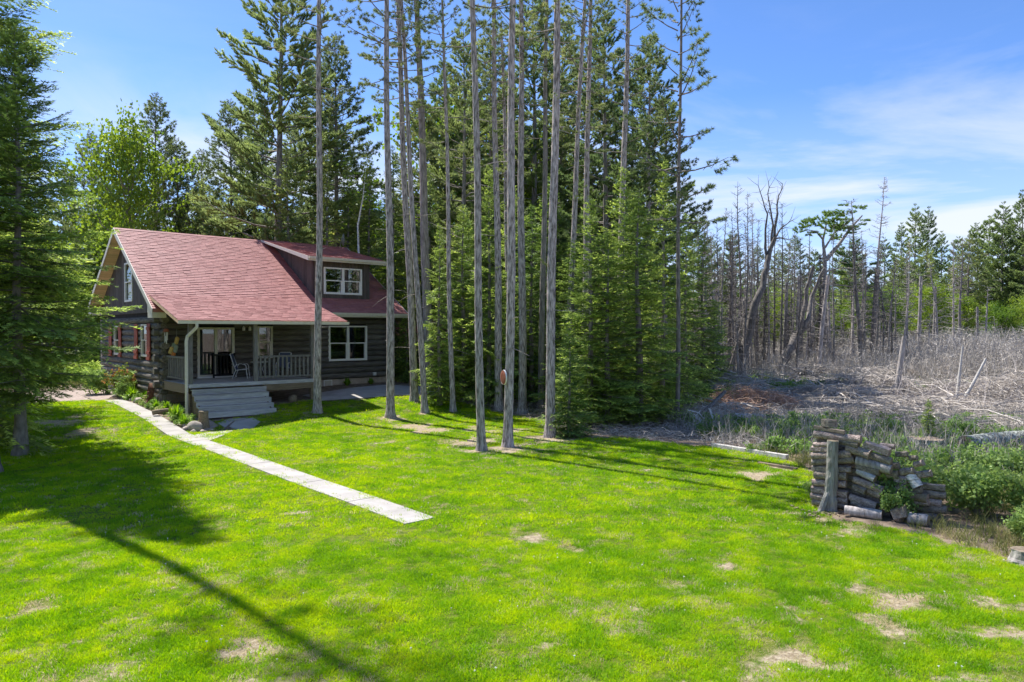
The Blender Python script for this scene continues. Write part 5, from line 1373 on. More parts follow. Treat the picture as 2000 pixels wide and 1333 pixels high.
rawlog('fallen_log', 'two-piece pale log before the brown brush pile', 'log', [(9.0, 28.6, -.42), (11.7, 27.6, -.40)], .12, .10, M['bleach'], seed=6)
rawlog('fallen_log', 'dark leaning log by the slender pine', 'log', [(7.3, 28.0, -.5), (9.3, 31.0, .35)], .10, .08, M['deaddark'], seed=7)
rawlog('leaning_pole', 'bleached upright pole standing in the slash at right', 'dead tree', [(20.45, 32.7, -.7), (20.75, 32.9, 1.0), (20.95, 33.0, 2.35)], .10, .035, M['bleach'], seed=8)
rawlog('leaning_pole', 'bleached pole slanting right beside the upright pole', 'dead tree', [(20.2, 32.3, -.7), (21.0, 32.4, .5), (21.7, 32.5, 1.75)], .09, .05, M['bleach'], seed=9)
rawlog('leaning_pole', 'grey pole slanting at the right picture edge', 'dead tree', [(21.6, 31.0, -.7), (23.4, 31.3, .9)], .06, .04, M['dead'], seed=10)
rawlog('broken_snag', 'snapped reddish grey trunk standing alone in the slash', 'dead tree', [(19.2, 35.5, -.8), (19.4, 35.5, 1.2), (19.62, 35.5, 2.75)], .15, .105, M['dead'], seed=11)
rw = MB(); g = np.random.RandomState(14)
for i in range(16):
    a = g.uniform(0, 6.28); L = g.uniform(.6, 1.3); d = np.array([math.cos(a), .25 * g.normal(), math.sin(a)])
    s = np.linspace(0, 1, 5)[:, None]
    rw.tube(d * L * s + g.normal(size=(5, 3)) * .05, [.13, .10, .07, .05, .02], 6, 0, .5, True, None, .15, g)
rw.tube([(0, .1, 0), (1.2, 1.2, -.2), (3.0, 3.0, -.5)], [.3, .22, .18], 9, 0, .5, True, None, .08, g)
tag(rw.build('upturned_root', M['deaddark'], None, loc=(18.4, 44.3, .1)), 'upturned root plate of a fallen tree among dead trunks', 'root')

# collapsed lawn chair frame
lc = thing('broken_chair', 'collapsed white tube chair frame leaning by the slender pine', 'chair', (7.0, 26.6, -.6))
def rod(parent, name, pts, r, m): mb = MB(); mb.tube(pts, r, 6); return mb.build(name, m, parent)
rod(lc, 'frame', [(-.55, 0, .0), (-.05, .1, .45), (.08, .05, .62)], .018, M['tube'])
rod(lc, 'frame', [(-.45, -.1, .66), (.0, 0, .55), (.25, .1, .28), (.38, .1, 0)], .018, M['tube'])
rod(lc, 'leg', [(-.3, .15, .5), (.1, 0, .2)], .016, M['tube']); rod(lc, 'leg', [(.35, -.1, .72), (.62, -.15, .0)], .016, M['tube']); rod(lc, 'leg', [(.45, .1, .7), (.66, -.1, .02)], .016, M['tube'])
for i in range(5): rod(lc, 'slat', [(-.30 + i * .07, .05, .56 - i * .03), (-.02 + i * .06, .02, .28 - i * .03)], .011, M['tube'])

# ---------------------------------------------------------------- behind the grove: shed, tarp, poles, red disc
shed = thing('shed', 'small dark shed with red roof behind the right cabin corner', 'shed', (-6.9, 45.5, 0.0), R(41))
q = MB(); q.box((0, 0, -.4), (3.6, 3.2, 2.4)); q.prism([(0, 0, 2.4), (0, 3.2, 2.4), (0, 1.6, 3.8)], (3.6, 0, 0)); q.build('wall', M['siding'], shed)
q = MB(); ks = math.hypot(1, .875)
q.prism([(-.3, -.35, 2.1), (-.3, 1.6, 3.83), (-.3, 1.6, 3.75), (-.3, -.35, 2.02)], (4.2, 0, 0)); q.prism([(-.3, 3.55, 2.1), (-.3, 1.6, 3.83), (-.3, 1.6, 3.75), (-.3, 3.55, 2.02)], (4.2, 0, 0))
rfs = q.build('roof', M['shingle'], shed)
q = MB(); shingles(q, (-.3, -.36, 2.1), (1, 0, 0), 4.2, (0, 1 / ks, .875 / ks), 1.95 * ks); q.build('shingle', M['shingle'], rfs, kind='stuff')
q = MB(); q.box((1.2, -.04, -.3), (2.2, -.005, 1.8)); q.build('door', M['siding'], shed)
tp = MB(); gx_, gy_ = np.meshgrid(np.linspace(0, 1, 14), np.linspace(0, 1, 10))
g = np.random.RandomState(2)
V = np.stack([gx_ * 1.3 - .1, gy_ * 1.1, 1.15 - .9 * np.abs(gx_ - .62) ** 1.1 * 1.2 + .06 * np.sin(gx_ * 34 + gy_ * 3)], -1).reshape(-1, 3)
ii = np.arange(140).reshape(10, 14); tp.add(V, np.stack([ii[:-1, :-1], ii[:-1, 1:], ii[1:, 1:], ii[1:, :-1]], -1).reshape(-1, 4))
tr_ = thing('tarp_lean_to', 'grey pleated tarp sheltering a low bench behind the slim pine', 'tarp', (-3.1, 36.6, -.1)); tp.build('tarp', M['tarp'], tr_, smooth=True)
for px in (.0, 1.15):
    q = MB(); q.box((px, .4, -.1), (px + .08, .5, .7)); q.build('leg', M['rail'], tr_)
q = MB(); q.box((-.35, .1, .28), (1.0, .55, .34)); q.build('bench_board', M['bleach'], tr_)
for i, (px, py) in enumerate(((.72, 34.6), (1.0, 34.9))):
    q = MB(); q.tube([(0, 0, -.2), (0, 0, 1.75)], .055, 8); q.tube([(0, 0, 1.7), (.05, -.05, 1.9), (.2, -.1, 1.88)], .02, 6)
    tag(q.build('iron_pole', M['black'], None, loc=(px, py, float(terr(px, py)))), 'black upright pole behind the disc pine, %s of two' % ('left' if i == 0 else 'right'), 'pole')
dk_ = thing('hanging_disc', 'round red and white disc fixed to a pine trunk', 'disc', (-.27, 22.06, 1.57), R(-66))
q = MB(); q.tube([(0, -.03, 0), (0, -.01, 0), (0, .0, 0)], [.14, .21, .22], 24); q.build('disc', M['redpaint'], dk_)
q = MB(); q.tube([(0, -.012, 0), (0, .03, 0)], [.225, .235], 24, caps=False); q.build('rim', M['white'], dk_)
# birch stems and dish behind the ridge
bt = thing('birch_tree', 'white crooked birch stem rising behind the cabin roof', 'birch', (-8.9, 39.6, .3))
q = MB(); q.tube([(0, 0, -.3), (.1, .2, 3), (.05, .1, 5.5), (.35, .1, 7.0), (.28, .2, 8.6), (.6, .1, 10.2), (.75, 0, 11.5)], [.1, .09, .075, .06, .05, .035, .01], 8); q.build('trunk', M['birch'], bt, smooth=True)
T, I = leafcloud([np.array([.6 + .8 * math.sin(i * 2.1), .8 * math.cos(i * 2.1), 10 + .25 * i]) for i in range(9)], .5, 24, .16, np.random.RandomState(3)); q = MB(); q.soup(T, 0, I); q.build('crown', M['leaf'], bt)
sx, sy = hxy(11.5, 9.45)
dish = thing('satellite_dish', 'small grey dish on bent arm behind the right end of roof ridge', 'dish', (sx, sy, 7.95), R(20))
q = MB(); q.tube([(0, 0, -.1), (0, 0, .35), (-.25, 0, .6), (-.75, 0, .75)], .022, 6); q.build('arm', M['wire'], dish)
q = MB(); a = np.linspace(0, 1, 5); q.tube(np.stack([.16 * a ** 2 + .02, a * 0, .5 + a * 0], 1) , .38 * a + .01, 16, caps=False); q.build('reflector', M['wire'], dish)

# ---------------------------------------------------------------- porch furniture and ornaments
def local(a, b_, z): x, y = hxy(a, b_); return (x, y, z)
def patio_chair(label, a, b_, rz):
    t = thing('patio_chair', label, 'chair', local(a, b_, .925), HYAW + rz, 'patio chairs on the porch')
    for s in (-.27, .27):
        q = MB(); q.tube([(.30, s, 0), (.26, s, .30), (.24, s, .55), (.18, s, .62), (.0, s, .64), (-.16, s, .62), (-.22, s, .52)], .017, 7); q.build('arm', M['tube'], t)
        q = MB(); q.tube([(-.34, s, 0), (-.20, s, .36), (-.24, s, .5), (-.42, s, 1.05)], .017, 7); q.build('leg', M['tube'], t)
        q = MB(); q.tube([(.27, s * .95, .40), (.0, s * .95, .385), (-.2, s * .95, .36)], .015, 6); q.build('seat_rail', M['tube'], t)
    q = MB(); q.tube([(-.42, -.27, 1.05), (-.44, -.2, 1.09), (-.44, .2, 1.09), (-.42, .27, 1.05)], .017, 7); q.build('top_rail', M['tube'], t)
    s = np.linspace(0, 1, 8)
    prof = np.stack([-.215 - .20 * s ** .9, .40 + .66 * s], 1)
    for nm, pr_ in (('backrest', prof), ('seat', np.stack([.29 - .50 * s, .40 - .035 * np.sin(s * PI)], 1))):
        v = np.array([(x_, y_, z_) for x_, z_ in pr_ for y_ in (-.25, .25)]); f = [(2 * i, 2 * i + 1, 2 * i + 3, 2 * i + 2) for i in range(7)]
        v2 = v + np.array([.012, 0, .012]); q = MB(); q.add(v, f); q.add(v2, [a_[::-1] for a_ in f]); q.build(nm, M['sling'], t)
    return t
patio_chair('patio chair with navy sling and white frame beside the sliding door', 2.95, 2.35, -.55)
patio_chair('patio chair with navy sling behind the front porch railing', 4.95, 2.55, -2.2)
tb_ = thing('side_table', 'small white patio table between the two sling chairs', 'table', local(3.95, 2.85, .925), HYAW, None)
q = MB(); q.tube([(0, 0, .66), (0, 0, .69)], [.38, .38], 24); q.build('tabletop', M['tube'], tb_)
for a in range(3):
    q = MB(); q.tube([(.3 * math.cos(a * 2.09), .3 * math.sin(a * 2.09), 0), (.12 * math.cos(a * 2.09), .12 * math.sin(a * 2.09), .35), (.28 * math.cos(a * 2.09), .28 * math.sin(a * 2.09), .66)], .014, 6); q.build('leg', M['tube'], tb_)
gt = thing('safety_gate', 'black slatted gate standing before the sliding door', 'gate', local(2.02, FV - .36, .925), HYAW)
q = MB(); q.box((0, 0, .98), (.98, .05, 1.06)); q.box((0, 0, .08), (.98, .05, .16)); q.build('rail', M['black'], gt)
for i in range(7):
    q = MB(); w = .05 if 0 < i < 6 else .07
    q.box((i * .155 - (0.0 if i == 0 else w / 2 - .02), .004, 0.0 if i in (0, 6) else .162), (i * .155 + w - (0.0 if i == 0 else w / 2 - .02), .046, 1.1 if i in (0, 6) else .978)); q.build('slat', M['black'], gt)
q = MB(); q.box((.70, -.02, .5), (.84, .0, .56)); q.box((.70, -.02, .64), (.84, 0, .70)); q.build('latch', M['black'], gt)
fl_ = thing('fishing_floats', 'bunch of painted wooden floats hung on the cabin corner', 'ornament', local(.35, 3.18, 2.3), HYAW)
for i, (a, z, m) in enumerate(((.0, .05, 'greenpaint'), (.12, .30, 'yellowpaint'), (-.12, -.12, 'yellowpaint'), (-.05, -.35, 'orangepaint'), (.05, -.05, 'greenpaint'))):
    q = MB(); q.tube([(a - .05, -.05 - .03 * i, z - .16), (a - .03, -.05 - .03 * i, z - .12), (a + .03, -.05 - .03 * i, z + .12), (a + .05, -.05 - .03 * i, z + .16)], [.04, .085, .085, .03], 10); q.build('float', M[m], fl_)
q = MB(); q.tube([(.12, -.05, .4), (.14, -.02, .8)], .008, 5); q.build('cord', M['wire'], fl_)
wc = thing('wind_chime', 'red and white hanging ornament above the painted floats', 'ornament', local(.05, 3.1, 3.0), HYAW)
q = MB(); q.tube([(0, 0, .12), (0, 0, .1), (0, 0, -.02)], [.02, .09, .12], 8); q.build('cap', M['redpaint'], wc)
for a in range(4):
    q = MB(); q.tube([(.05 * math.cos(a * 1.57), .05 * math.sin(a * 1.57), -.04), (.05 * math.cos(a * 1.57), .05 * math.sin(a * 1.57), -.38 - .05 * a)], .014, 6); q.build('pipe', M['white'], wc)
lp = thing('table_lamp', 'white shaded lamp behind the right dormer pane', 'lamp', local(9.25, 4.35, 4.75), HYAW)
q = MB(); q.tube([(0, 0, .45), (0, 0, .8)], [.2, .14], 16, caps=False); q.build('lamp_shade', M['white'], lp)
q = MB(); q.tube([(0, 0, 0), (0, 0, .1), (0, 0, .5)], [.09, .05, .02], 10); q.build('base', M['stone'], lp)
q = MB(); q.tube([(-.9, 0, 1.25), (-.6, 0, 1.42), (.3, 0, 1.45), (.5, 0, 1.2)], [.05, .17, .17, .05], 10)
tag(q.build('bed_pillow', M['curtain'], None, smooth=True, loc=local(8.7, 4.5, .35)), 'pale cushion seen low behind the wide ground floor window', 'pillow')

# ---------------------------------------------------------------- garden bed
wh = thing('wheel_ornament', 'rusty spoked iron wheel leaning in the garden bed', 'wheel', (-15.62, 30.65, .33), HYAW + R(75))
a = np.linspace(0, 2 * PI, 41)
q = MB(); ring = np.stack([.43 * np.cos(a), a * 0, .43 * np.sin(a)], 1)
for k in range(40):
    p, r_ = ring[k], ring[k + 1]; i0, i1 = p * .94, r_ * .94; w = np.array([0, .10, 0])
    q.add([p - w, r_ - w, r_ + w, p + w], [(0, 1, 2, 3)]); q.add([i0 - w, i1 - w, i1 + w, i0 + w], [(3, 2, 1, 0)]); q.add([p - w, r_ - w, i1 - w, i0 - w], [(3, 2, 1, 0)]); q.add([p + w, r_ + w, i1 + w, i0 + w], [(0, 1, 2, 3)])
q.build('rim', M['rust'], wh)
q = MB(); q.tube([(0, -.13, 0), (0, .13, 0)], .07, 10); q.build('hub', M['rust'], wh)
for k in range(8):
    q = MB(); q.tube([(.05 * math.cos(k * PI / 4), 0, .05 * math.sin(k * PI / 4)), (.41 * math.cos(k * PI / 4), 0, .41 * math.sin(k * PI / 4))], .018, 6); q.build('spoke', M['rust'], wh)
wh.rotation_euler = (R(8), 0, HYAW + R(80))
tw = thing('wire_hoop', 'bent grey wire plant hoop beside the rusty wheel', 'plant support', (-14.75, 30.1, -.15), HYAW)
for dx in (0, .28):
    q = MB(); q.tube([(dx - .3, 0, 0), (dx - .3, 0, .42), (dx - .15, 0, .58 - dx * .5), (dx + .25, 0, .55 - dx * .5), (dx + .32, 0, .4 - dx * .5), (dx, 0.02, .38 - dx * .4)], .012, 6); q.build('hoop', M['wire'], tw)
stump('tree_stump', 'upright cut stump beside the bottom porch step', -11.25, 25.85, .165, .64, M['beam'], 8)
def rock(name, label, x, y, s, seed, m='stone', flat=.7, group=None, dz=0.0):
    g = np.random.RandomState(seed); mb = MB(); nu, nv = 12, 8
    V = []
    for i in range(nv + 1):
        th = PI * i / nv
        for j in range(nu):
            ph = 2 * PI * j / nu
            V.append((math.sin(th) * math.cos(ph), math.sin(th) * math.sin(ph), math.cos(th)))
    V = np.array(V); off = g.rand(3) * 9
    rr = 1 + .35 * (vnoise(V[:, 0] * 1.3 + off[0] + V[:, 2], V[:, 1] * 1.3 + off[1], 1.0) - .5) + .12 * (vnoise(V[:, 0] * 4 + off[2], V[:, 1] * 4 + V[:, 2] * 3, 1.0) - .5)
    V = V * rr[:, None] * np.array([1.15, .9, flat]) * s
    ii = np.arange((nv + 1) * nu).reshape(nv + 1, nu); a_, b_ = ii, np.roll(ii, -1, 1)
    mb.add(V, np.stack([a_[:-1], a_[1:], b_[1:], b_[:-1]], -1).reshape(-1, 4))
    o = mb.build(name, M[m], None, smooth=True, loc=(x, y, float(terr(x, y)) + s * flat * .45 + dz)); o.rotation_euler = (0, 0, g.uniform(0, 6))
    return tag(o, label, 'stone', group)
rock('round_stone', 'large flat round stone propped against the cut stump', -11.42, 25.55, .27, 2, flat=.95)
ROCKS = [(-16.35, 31.0, .2, 'rough brown rock at the walk edge below the red bush'), (-16.9, 31.6, .13, 'small grey stone left of the rough brown rock'), (-17.6, 32.2, .14, 'small stone at the walk under the big bush'), (-15.75, 30.3, .12, 'grey stone right of the rough brown rock'), (-15.2, 29.7, .13, 'pale stone at walk edge under the iron wheel'),
         (-14.7, 29.2, .12, 'small pale stone right of the iron wheel'), (-14.2, 28.7, .1, 'little stone where the bed passes the wheel'), (-12.5, 26.75, .09, 'small stone at the foot of the strap-leaved clump'), (-12.0, 26.0, .12, 'white stone left of the round stone'), (-11.75, 25.6, .14, 'flat stone just left of the round stone base'),
         (-11.35, 25.25, .1, 'pale stone before the round stone'), (-11.05, 25.3, .09, 'small stone right of the round stone base'), (-10.85, 25.6, .08, 'small pinkish stone by the concrete pad'), (-12.1, 27.0, .11, 'stone at the foot of the downspout'), (-18.6, 33.3, .15, 'grey stone at the far end of the bed')]
for i, (x, y, s, lb) in enumerate(ROCKS): rock('garden_stone', lb, x, y, s, 20 + i, group='stones edging the garden bed')
rock('porch_pier', 'wooden pier block in the dark under the porch', -9.45, 30.6, .22, 50, 'beam', 1.0)
rawlog('driftwood', 'short brown log lying at the walk edge in the bed', 'log', [(-13.85, 27.3, -.14), (-13.5, 27.55, -.08), (-13.1, 27.6, -.05)], .10, .07, M['beam'], seed=15)
def strap_clump(n_, L, seed, wid=.03):
    g = np.random.RandomState(seed); mb = MB()
    for i in range(n_):
        a = g.uniform(0, 6.28); l_ = L * g.uniform(.6, 1.1); lean = g.uniform(.15, 1.0)
        s = np.linspace(0, 1, 6)
        x_ = l_ * .75 * lean * s; z_ = l_ * (s * (1.15 - .3 * lean) - .75 * lean * s ** 2.4)
        w = wid * np.sin(PI * (s * .88 + .12)) * g.uniform(.7, 1.2)
        c, sn = math.cos(a), math.sin(a); r0 = g.uniform(0, .08)
        C = np.stack([(x_ + r0) * c, (x_ + r0) * sn, z_], 1); sd = np.array([-sn, c, 0])
        V = np.concatenate([C - sd * w[:, None], C + sd * w[:, None]])
        mb.add(V, [(k, k + 1, k + 7, k + 6) for k in range(5)], 0, g.uniform(.15, .85))
    return mb.mesh('strap_leaf_clump', M['strap'])
SC = [strap_clump(110, .62, 1), strap_clump(90, .5, 2, .045)]
for i, (x, y, s, lb) in enumerate(((-12.68, 26.85, 1.05, 'largest strap-leaved clump, before the downspout'), (-13.75, 28.2, .95, 'strap-leaved clump left of the largest one'), (-12.05, 26.05, .75, 'small strap-leaved clump left of the round stone'), (-13.1, 28.1, .6, 'small clump tucked against the porch side'), (-17.1, 31.9, 1.1, 'broad bright clump left of the rough brown rock'), (-16.3, 31.7, .85, 'low bright clump left of the iron wheel'), (-15.9, 31.6, .7, 'low clump against the wall behind the wheel'), (-11.6, 26.6, .6, 'little clump beside the porch steps'), (-14.5, 28.9, .7, 'clump at the bed edge right under the wire hoop'), (-13.2, 27.5, .75, 'clump between the two tallest clumps'),
     (-16.7, 32.4, .8, 'clump in the bed under the nearer shuttered window'), (-15.1, 29.4, .5, 'tiny clump right of the wheel rim'), (-12.3, 26.5, .6, 'clump in front of the downspout foot'), (-17.9, 32.9, .7, 'clump hugging the red-tipped bush'))):
    o = link('daylily', SC[i % 2], None, (x, y, float(terr(x, y)) + .02)); o.scale = (s, s, s); o.rotation_euler = (0, 0, i * 1.3); tag(o, lb, 'plant', 'leafy clumps in the garden bed')
for i, (a, b_, s, lb) in enumerate(((8.55, 3.15, .95, 'dark strap-leaved clump against the foundation, left of two'), (9.9, 3.15, .8, 'dark strap-leaved clump against the foundation, right of two'))):
    x, y = hxy(a, b_); o = link('daylily', SC[1], None, (x, y, float(terr(x, y)))); o.scale = (s, s, s * .9); tag(o, lb, 'plant', 'clumps along the foundation')
def bush(h_, r_, seed, n_, size, clumps, stems=14):
    g = np.random.RandomState(seed); tb2 = MB(); cs = []
    for i in range(stems):
        a = i * 2.4; e = np.array([r_ * .7 * math.cos(a) * g.uniform(.4, 1), r_ * .7 * math.sin(a) * g.uniform(.4, 1), h_ * g.uniform(.6, .95)])
        tb2.tube([(0, 0, 0), e * np.array([.5, .5, .6]), e], [.012, .009, .004], 4, 0, .5, False)
        for j in range(int(clumps / stems)): cs.append(e * g.uniform(.45, 1.08) + g.normal(size=3) * .14 * r_)
    T, I = leafcloud(cs, r_ * .2, n_, size, g)
    return tb2, T, I
bp_ = [('stem', None), ('foliage', None)]
def put_bush(name, label, cat, x, y, data, leaf, s=1.0, group=None, tintz=False):
    t = thing(name, label, cat, (x, y, float(terr(x, y))), x * 3.1, group); t.scale = (s, s, s)
    for nm, me in data: link(nm, me, t)
    return t
tb2, T, I = bush(1.25, 1.0, 5, 22, .10, 110)
top_ = T[:, :, 2].mean(1) / 1.25
I = np.where((top_ > .45) & (vnoise(T[:, 0, 0] * 2.4, T[:, 0, 1] * 2.4 + T[:, 0, 2], 1.0) > .5), .65 + .3 * np.random.RandomState(1).rand(len(T)), I * .55)
c_ = MB(); c_.soup(T, 0, I)
put_bush('spirea_bush', 'rounded bush with orange-pink new leaves by the gable wall', 'bush', -18.1, 33.3, [('stem', tb2.mesh('bush_stem', M['barkm'])), ('foliage', c_.mesh('bush_foliage', M['spirea']))], None)
BUSH = []
for i in range(3):
    tb2, T, I = bush(1.05, .8, 11 + i, 26, .075, 100); c_ = MB(); c_.soup(T, 0, I)
    BUSH.append([('stem', tb2.mesh('shrub_stem', M['barkm'])), ('foliage', c_.mesh('shrub_foliage', M['shrub']))])
put_bush('green_bush', 'large leafy green bush at the far corner of the gable', 'bush', -20.3, 34.6, BUSH[0], None, 1.25)
put_bush('green_bush', 'low green bush between red-tipped bush and walk', 'bush', -17.75, 32.5, BUSH[1], None, .75)
for i, (x, y, s, lb) in enumerate(((7.72, 13.95, .9, 'green shrub growing up through the middle of the woodpile'), (7.35, 13.55, .6, 'low green shrub at the foot of the woodpile'), (8.55, 14.6, .85, 'leafy shrub right beside the woodpile'), (9.0, 13.7, .95, 'leafy shrub right of the tumbled logs'), (9.7, 13.2, .95, 'leafy shrub before the fallen trunk, nearest the lawn'), (9.5, 14.9, .8, 'leafy shrub in the middle of the right thicket'), (10.5, 14.3, .75, 'leafy shrub at the right picture edge'), (10.6, 16.0, .85, 'leafy shrub left of the fallen trunk'), (11.8, 16.4, .8, 'leafy shrub below the fallen trunk at right'),
                                   (8.7, 11.9, .6, 'small shrub in dry grass near the pale stump'), (8.2, 18.2, .6, 'shrub behind the woodpile top'), (9.4, 19.8, .6, 'pale green shrub behind the woodpile, under the rotten log'), (6.5, 15.2, .4, 'small weed bush left of the woodpile'), (14.6, 23.0, .7, 'bright shrub behind the fallen dark trunk'), (12.6, 23.4, .65, 'bright shrub behind the fir sapling'))):
    put_bush('leafy_shrub', lb, 'shrub', x, y, BUSH[i % 3], None, s, 'shrubs around the woodpile')
plant('fir_sapling', SP['sapling'][0][2], 'lone dark fir sapling behind the lichen stump', 'fir', (12.75, 21.7, -.6), .42, 1, None)

# ---------------------------------------------------------------- stuff: what nobody could count
def scatter(name, pts, meshes, idx, scl, rz, tint, parent=None):
    """one object: points that carry index, scale, turn and tint; geometry nodes set a small mesh on each"""
    src = bpy.data.collections.new(name + '_source')
    for i, me in enumerate(meshes): src.objects.link(bpy.data.objects.new('%s_source_%02d' % (name, i), me))
    me = bpy.data.meshes.new(name)
    me.vertices.add(len(pts)); me.vertices.foreach_set('co', np.asarray(pts, np.float32).ravel())
    for nm, ty, arr in (('idx', 'INT', idx), ('scl', 'FLOAT', scl), ('turn', 'FLOAT', rz), ('tint', 'FLOAT', tint)):
        a_ = me.attributes.new(nm, ty, 'POINT'); a_.data.foreach_set('value', np.asarray(arr, np.int32 if ty == 'INT' else np.float32))
    o = link(name, me, parent, kind='stuff')
    ng = bpy.data.node_groups.new(name + '_nodes', 'GeometryNodeTree')
    ng.interface.new_socket('Geometry', in_out='INPUT', socket_type='NodeSocketGeometry'); ng.interface.new_socket('Geometry', in_out='OUTPUT', socket_type='NodeSocketGeometry')
    N, L = ng.nodes, ng.links
    gi, go = N.new('NodeGroupInput'), N.new('NodeGroupOutput')
    ip = N.new('GeometryNodeInstanceOnPoints'); ci = N.new('GeometryNodeCollectionInfo')
    ci.inputs['Collection'].default_value = src; ci.inputs['Separate Children'].default_value = True; ci.inputs['Reset Children'].default_value = True
    def na(nm, ty):
        a_ = N.new('GeometryNodeInputNamedAttribute'); a_.data_type = ty; a_.inputs['Name'].default_value = nm; return a_.outputs['Attribute']
    cx = N.new('ShaderNodeCombineXYZ'); L.new(na('turn', 'FLOAT'), cx.inputs['Z'])
    L.new(gi.outputs[0], ip.inputs['Points']); L.new(ci.outputs[0], ip.inputs['Instance']); ip.inputs['Pick Instance'].default_value = True
    L.new(na('idx', 'INT'), ip.inputs['Instance Index']); L.new(cx.outputs[0], ip.inputs['Rotation']); L.new(na('scl', 'FLOAT'), ip.inputs['Scale'])
    L.new(ip.outputs[0], go.inputs[0])
    md = o.modifiers.new('scatter', 'NODES'); md.node_group = ng
    return o
gr_ = np.random.RandomState(31)
def tuft_mesh(name, n_, rad, hgt, wid, seed, m, spread=.7):
    g = np.random.RandomState(seed); mb = MB()
    a = g.uniform(0, 6.28, n_); r_ = rad * np.sqrt(g.rand(n_)); base = np.stack([r_ * np.cos(a), r_ * np.sin(a), np.full(n_, -.006)], 1)
    d = unit(np.stack([g.normal(size=n_) * spread, g.normal(size=n_) * spread, np.full(n_, 1.0)], 1)); h_ = hgt * g.uniform(.55, 1.15, n_)[:, None]
    sd = unit(np.cross(d, g.normal(size=(n_, 3)))); w = wid * g.uniform(.7, 1.2, n_)[:, None]
    mid = base + d * h_ * .55; d2 = unit(d + np.stack([g.normal(size=n_) * .5, g.normal(size=n_) * .5, np.full(n_, -.25)], 1)); tip = mid + d2 * h_ * .5
    V = np.stack([base - sd * w * .5, base + sd * w * .5, mid + sd * w * .4, mid - sd * w * .4, tip], 1)
    o_ = (np.arange(n_) * 5)[:, None]
    mb.add(V.reshape(-1, 3), o_ + np.array([[0, 1, 2, 3]])); mb.add(V.reshape(-1, 3), o_ + np.array([[3, 2, 4]]))
    return mb.mesh(name, m)
GRASS = [tuft_mesh('grass_tuft', 30, .085, .062, .0055, i, M['grass'], .5) for i in range(5)] + [tuft_mesh('grass_tuft', 22, .12, .062, .010, 10 + i, M['grass'], .5) for i in range(4)] + [tuft_mesh('thatch_tuft', 16, .10, .035, .006, 20 + i, M['grass'], 1.6) for i in range(2)]
def sample(n_, x0, x1, y0, y1, dens):
    x, y = gr_.uniform(x0, x1, n_), gr_.uniform(y0, y1, n_)
    k = (gr_.rand(n_) < dens(x, y)) & (np.abs(x) < .80 * y + 1.5)
    return x[k], y[k]
Dmax = 330
def gdens(x, y):
    return np.where(y < 12, 1.0, np.where(y < 20, .50 - .018 * (y - 12), .30 - .008 * (y - 20))).clip(.14, 1)
xs_, ys_ = sample(int(46 * 36 * Dmax), -28, 18, 4.5, 40.5, gdens)
k = lawn_mask(xs_ + gr_.normal(size=len(xs_)) * .10, ys_ + gr_.normal(size=len(xs_)) * .10)
xs_, ys_ = xs_[k], ys_[k]
bare = bare_amt(xs_, ys_)
gone = gr_.rand(len(xs_)) < sstep(.42, .72, bare + .25 * (fbm(xs_, ys_, 5.5) - .5)) * .93
flat = gone & (gr_.rand(len(xs_)) < .5)          # bare ground still carries matted straw
keep = ~gone | flat
dead_ = flat | (gr_.rand(len(xs_)) < sstep(.22, .6, bare) * .5 + .02)
xs_, ys_, dead_, bare, flat = xs_[keep], ys_[keep], dead_[keep], bare[keep], flat[keep]
N_ = len(xs_)
patch = fbm(xs_, ys_, .55)
clump = vnoise(xs_, ys_, 3.2)
tint_ = np.clip(-.02 + .36 * patch + .42 * clump + gr_.uniform(-.2, .2, N_), 0, .70)
tint_ = np.where(dead_, gr_.uniform(.82, 1.0, N_), tint_)
idx_ = np.where(ys_ < 13, gr_.randint(0, 5, N_), gr_.randint(5, 9, N_)); idx_ = np.where(flat | dead_ & (gr_.rand(N_) < .6), gr_.randint(9, 11, N_), idx_)
scl_ = gr_.uniform(.65, 1.3, N_) * (.6 + .8 * vnoise(xs_ + 50, ys_, 2.6)) * np.where(ys_ > 20, 1.15, 1)
scatter('lawn_grass', np.stack([xs_, ys_, terr(xs_, ys_)], 1), GRASS, idx_, scl_, gr_.uniform(0, 6.28, N_), tint_)
print('grass tufts', N_)

# wild grass along the edges and on the forest floor
WILD = [tuft_mesh('wild_tuft', 34, .14, .30, .010, 40 + i, M['wild'], .4) for i in range(3)]
def wdens(x, y):
    return np.where((y < 34) & (x > 5) | (x > 12) & (y > 42), .9, .35) * sstep(.3, .6, fbm(x, y, .5))
x, y = sample(80000, -40, 52, 10, 66, wdens)
a_, b_ = huv(x, y)
k = ~inpoly(x, y, LAWN_POLY) & ~((a_ > -1.7) & (a_ < 11.6) & (b_ > -18) & (b_ < 15.2)) & ~((a_ < -.2) & (b_ > 6.5) & (b_ < 16)) & ~inpoly(x, y, DECK_PATH) & (a_ < 60) & ~((np.abs(x - 4.5) < 5) & (y > 22) & (y < 31) & (gr_.rand(len(x)) < .8)) & ~((x > 9) & (y > 25) & (y < 45) & (gr_.rand(len(x)) < .85))
x, y = x[k], y[k]; N_ = len(x)
scatter('wild_grass', np.stack([x, y, terr(x, y)], 1), WILD, gr_.randint(0, 3, N_), gr_.uniform(.6, 1.3, N_), gr_.uniform(0, 6.28, N_), np.clip(.55 * fbm(x, y, .7) + .5 * gr_.rand(N_), 0, 1))
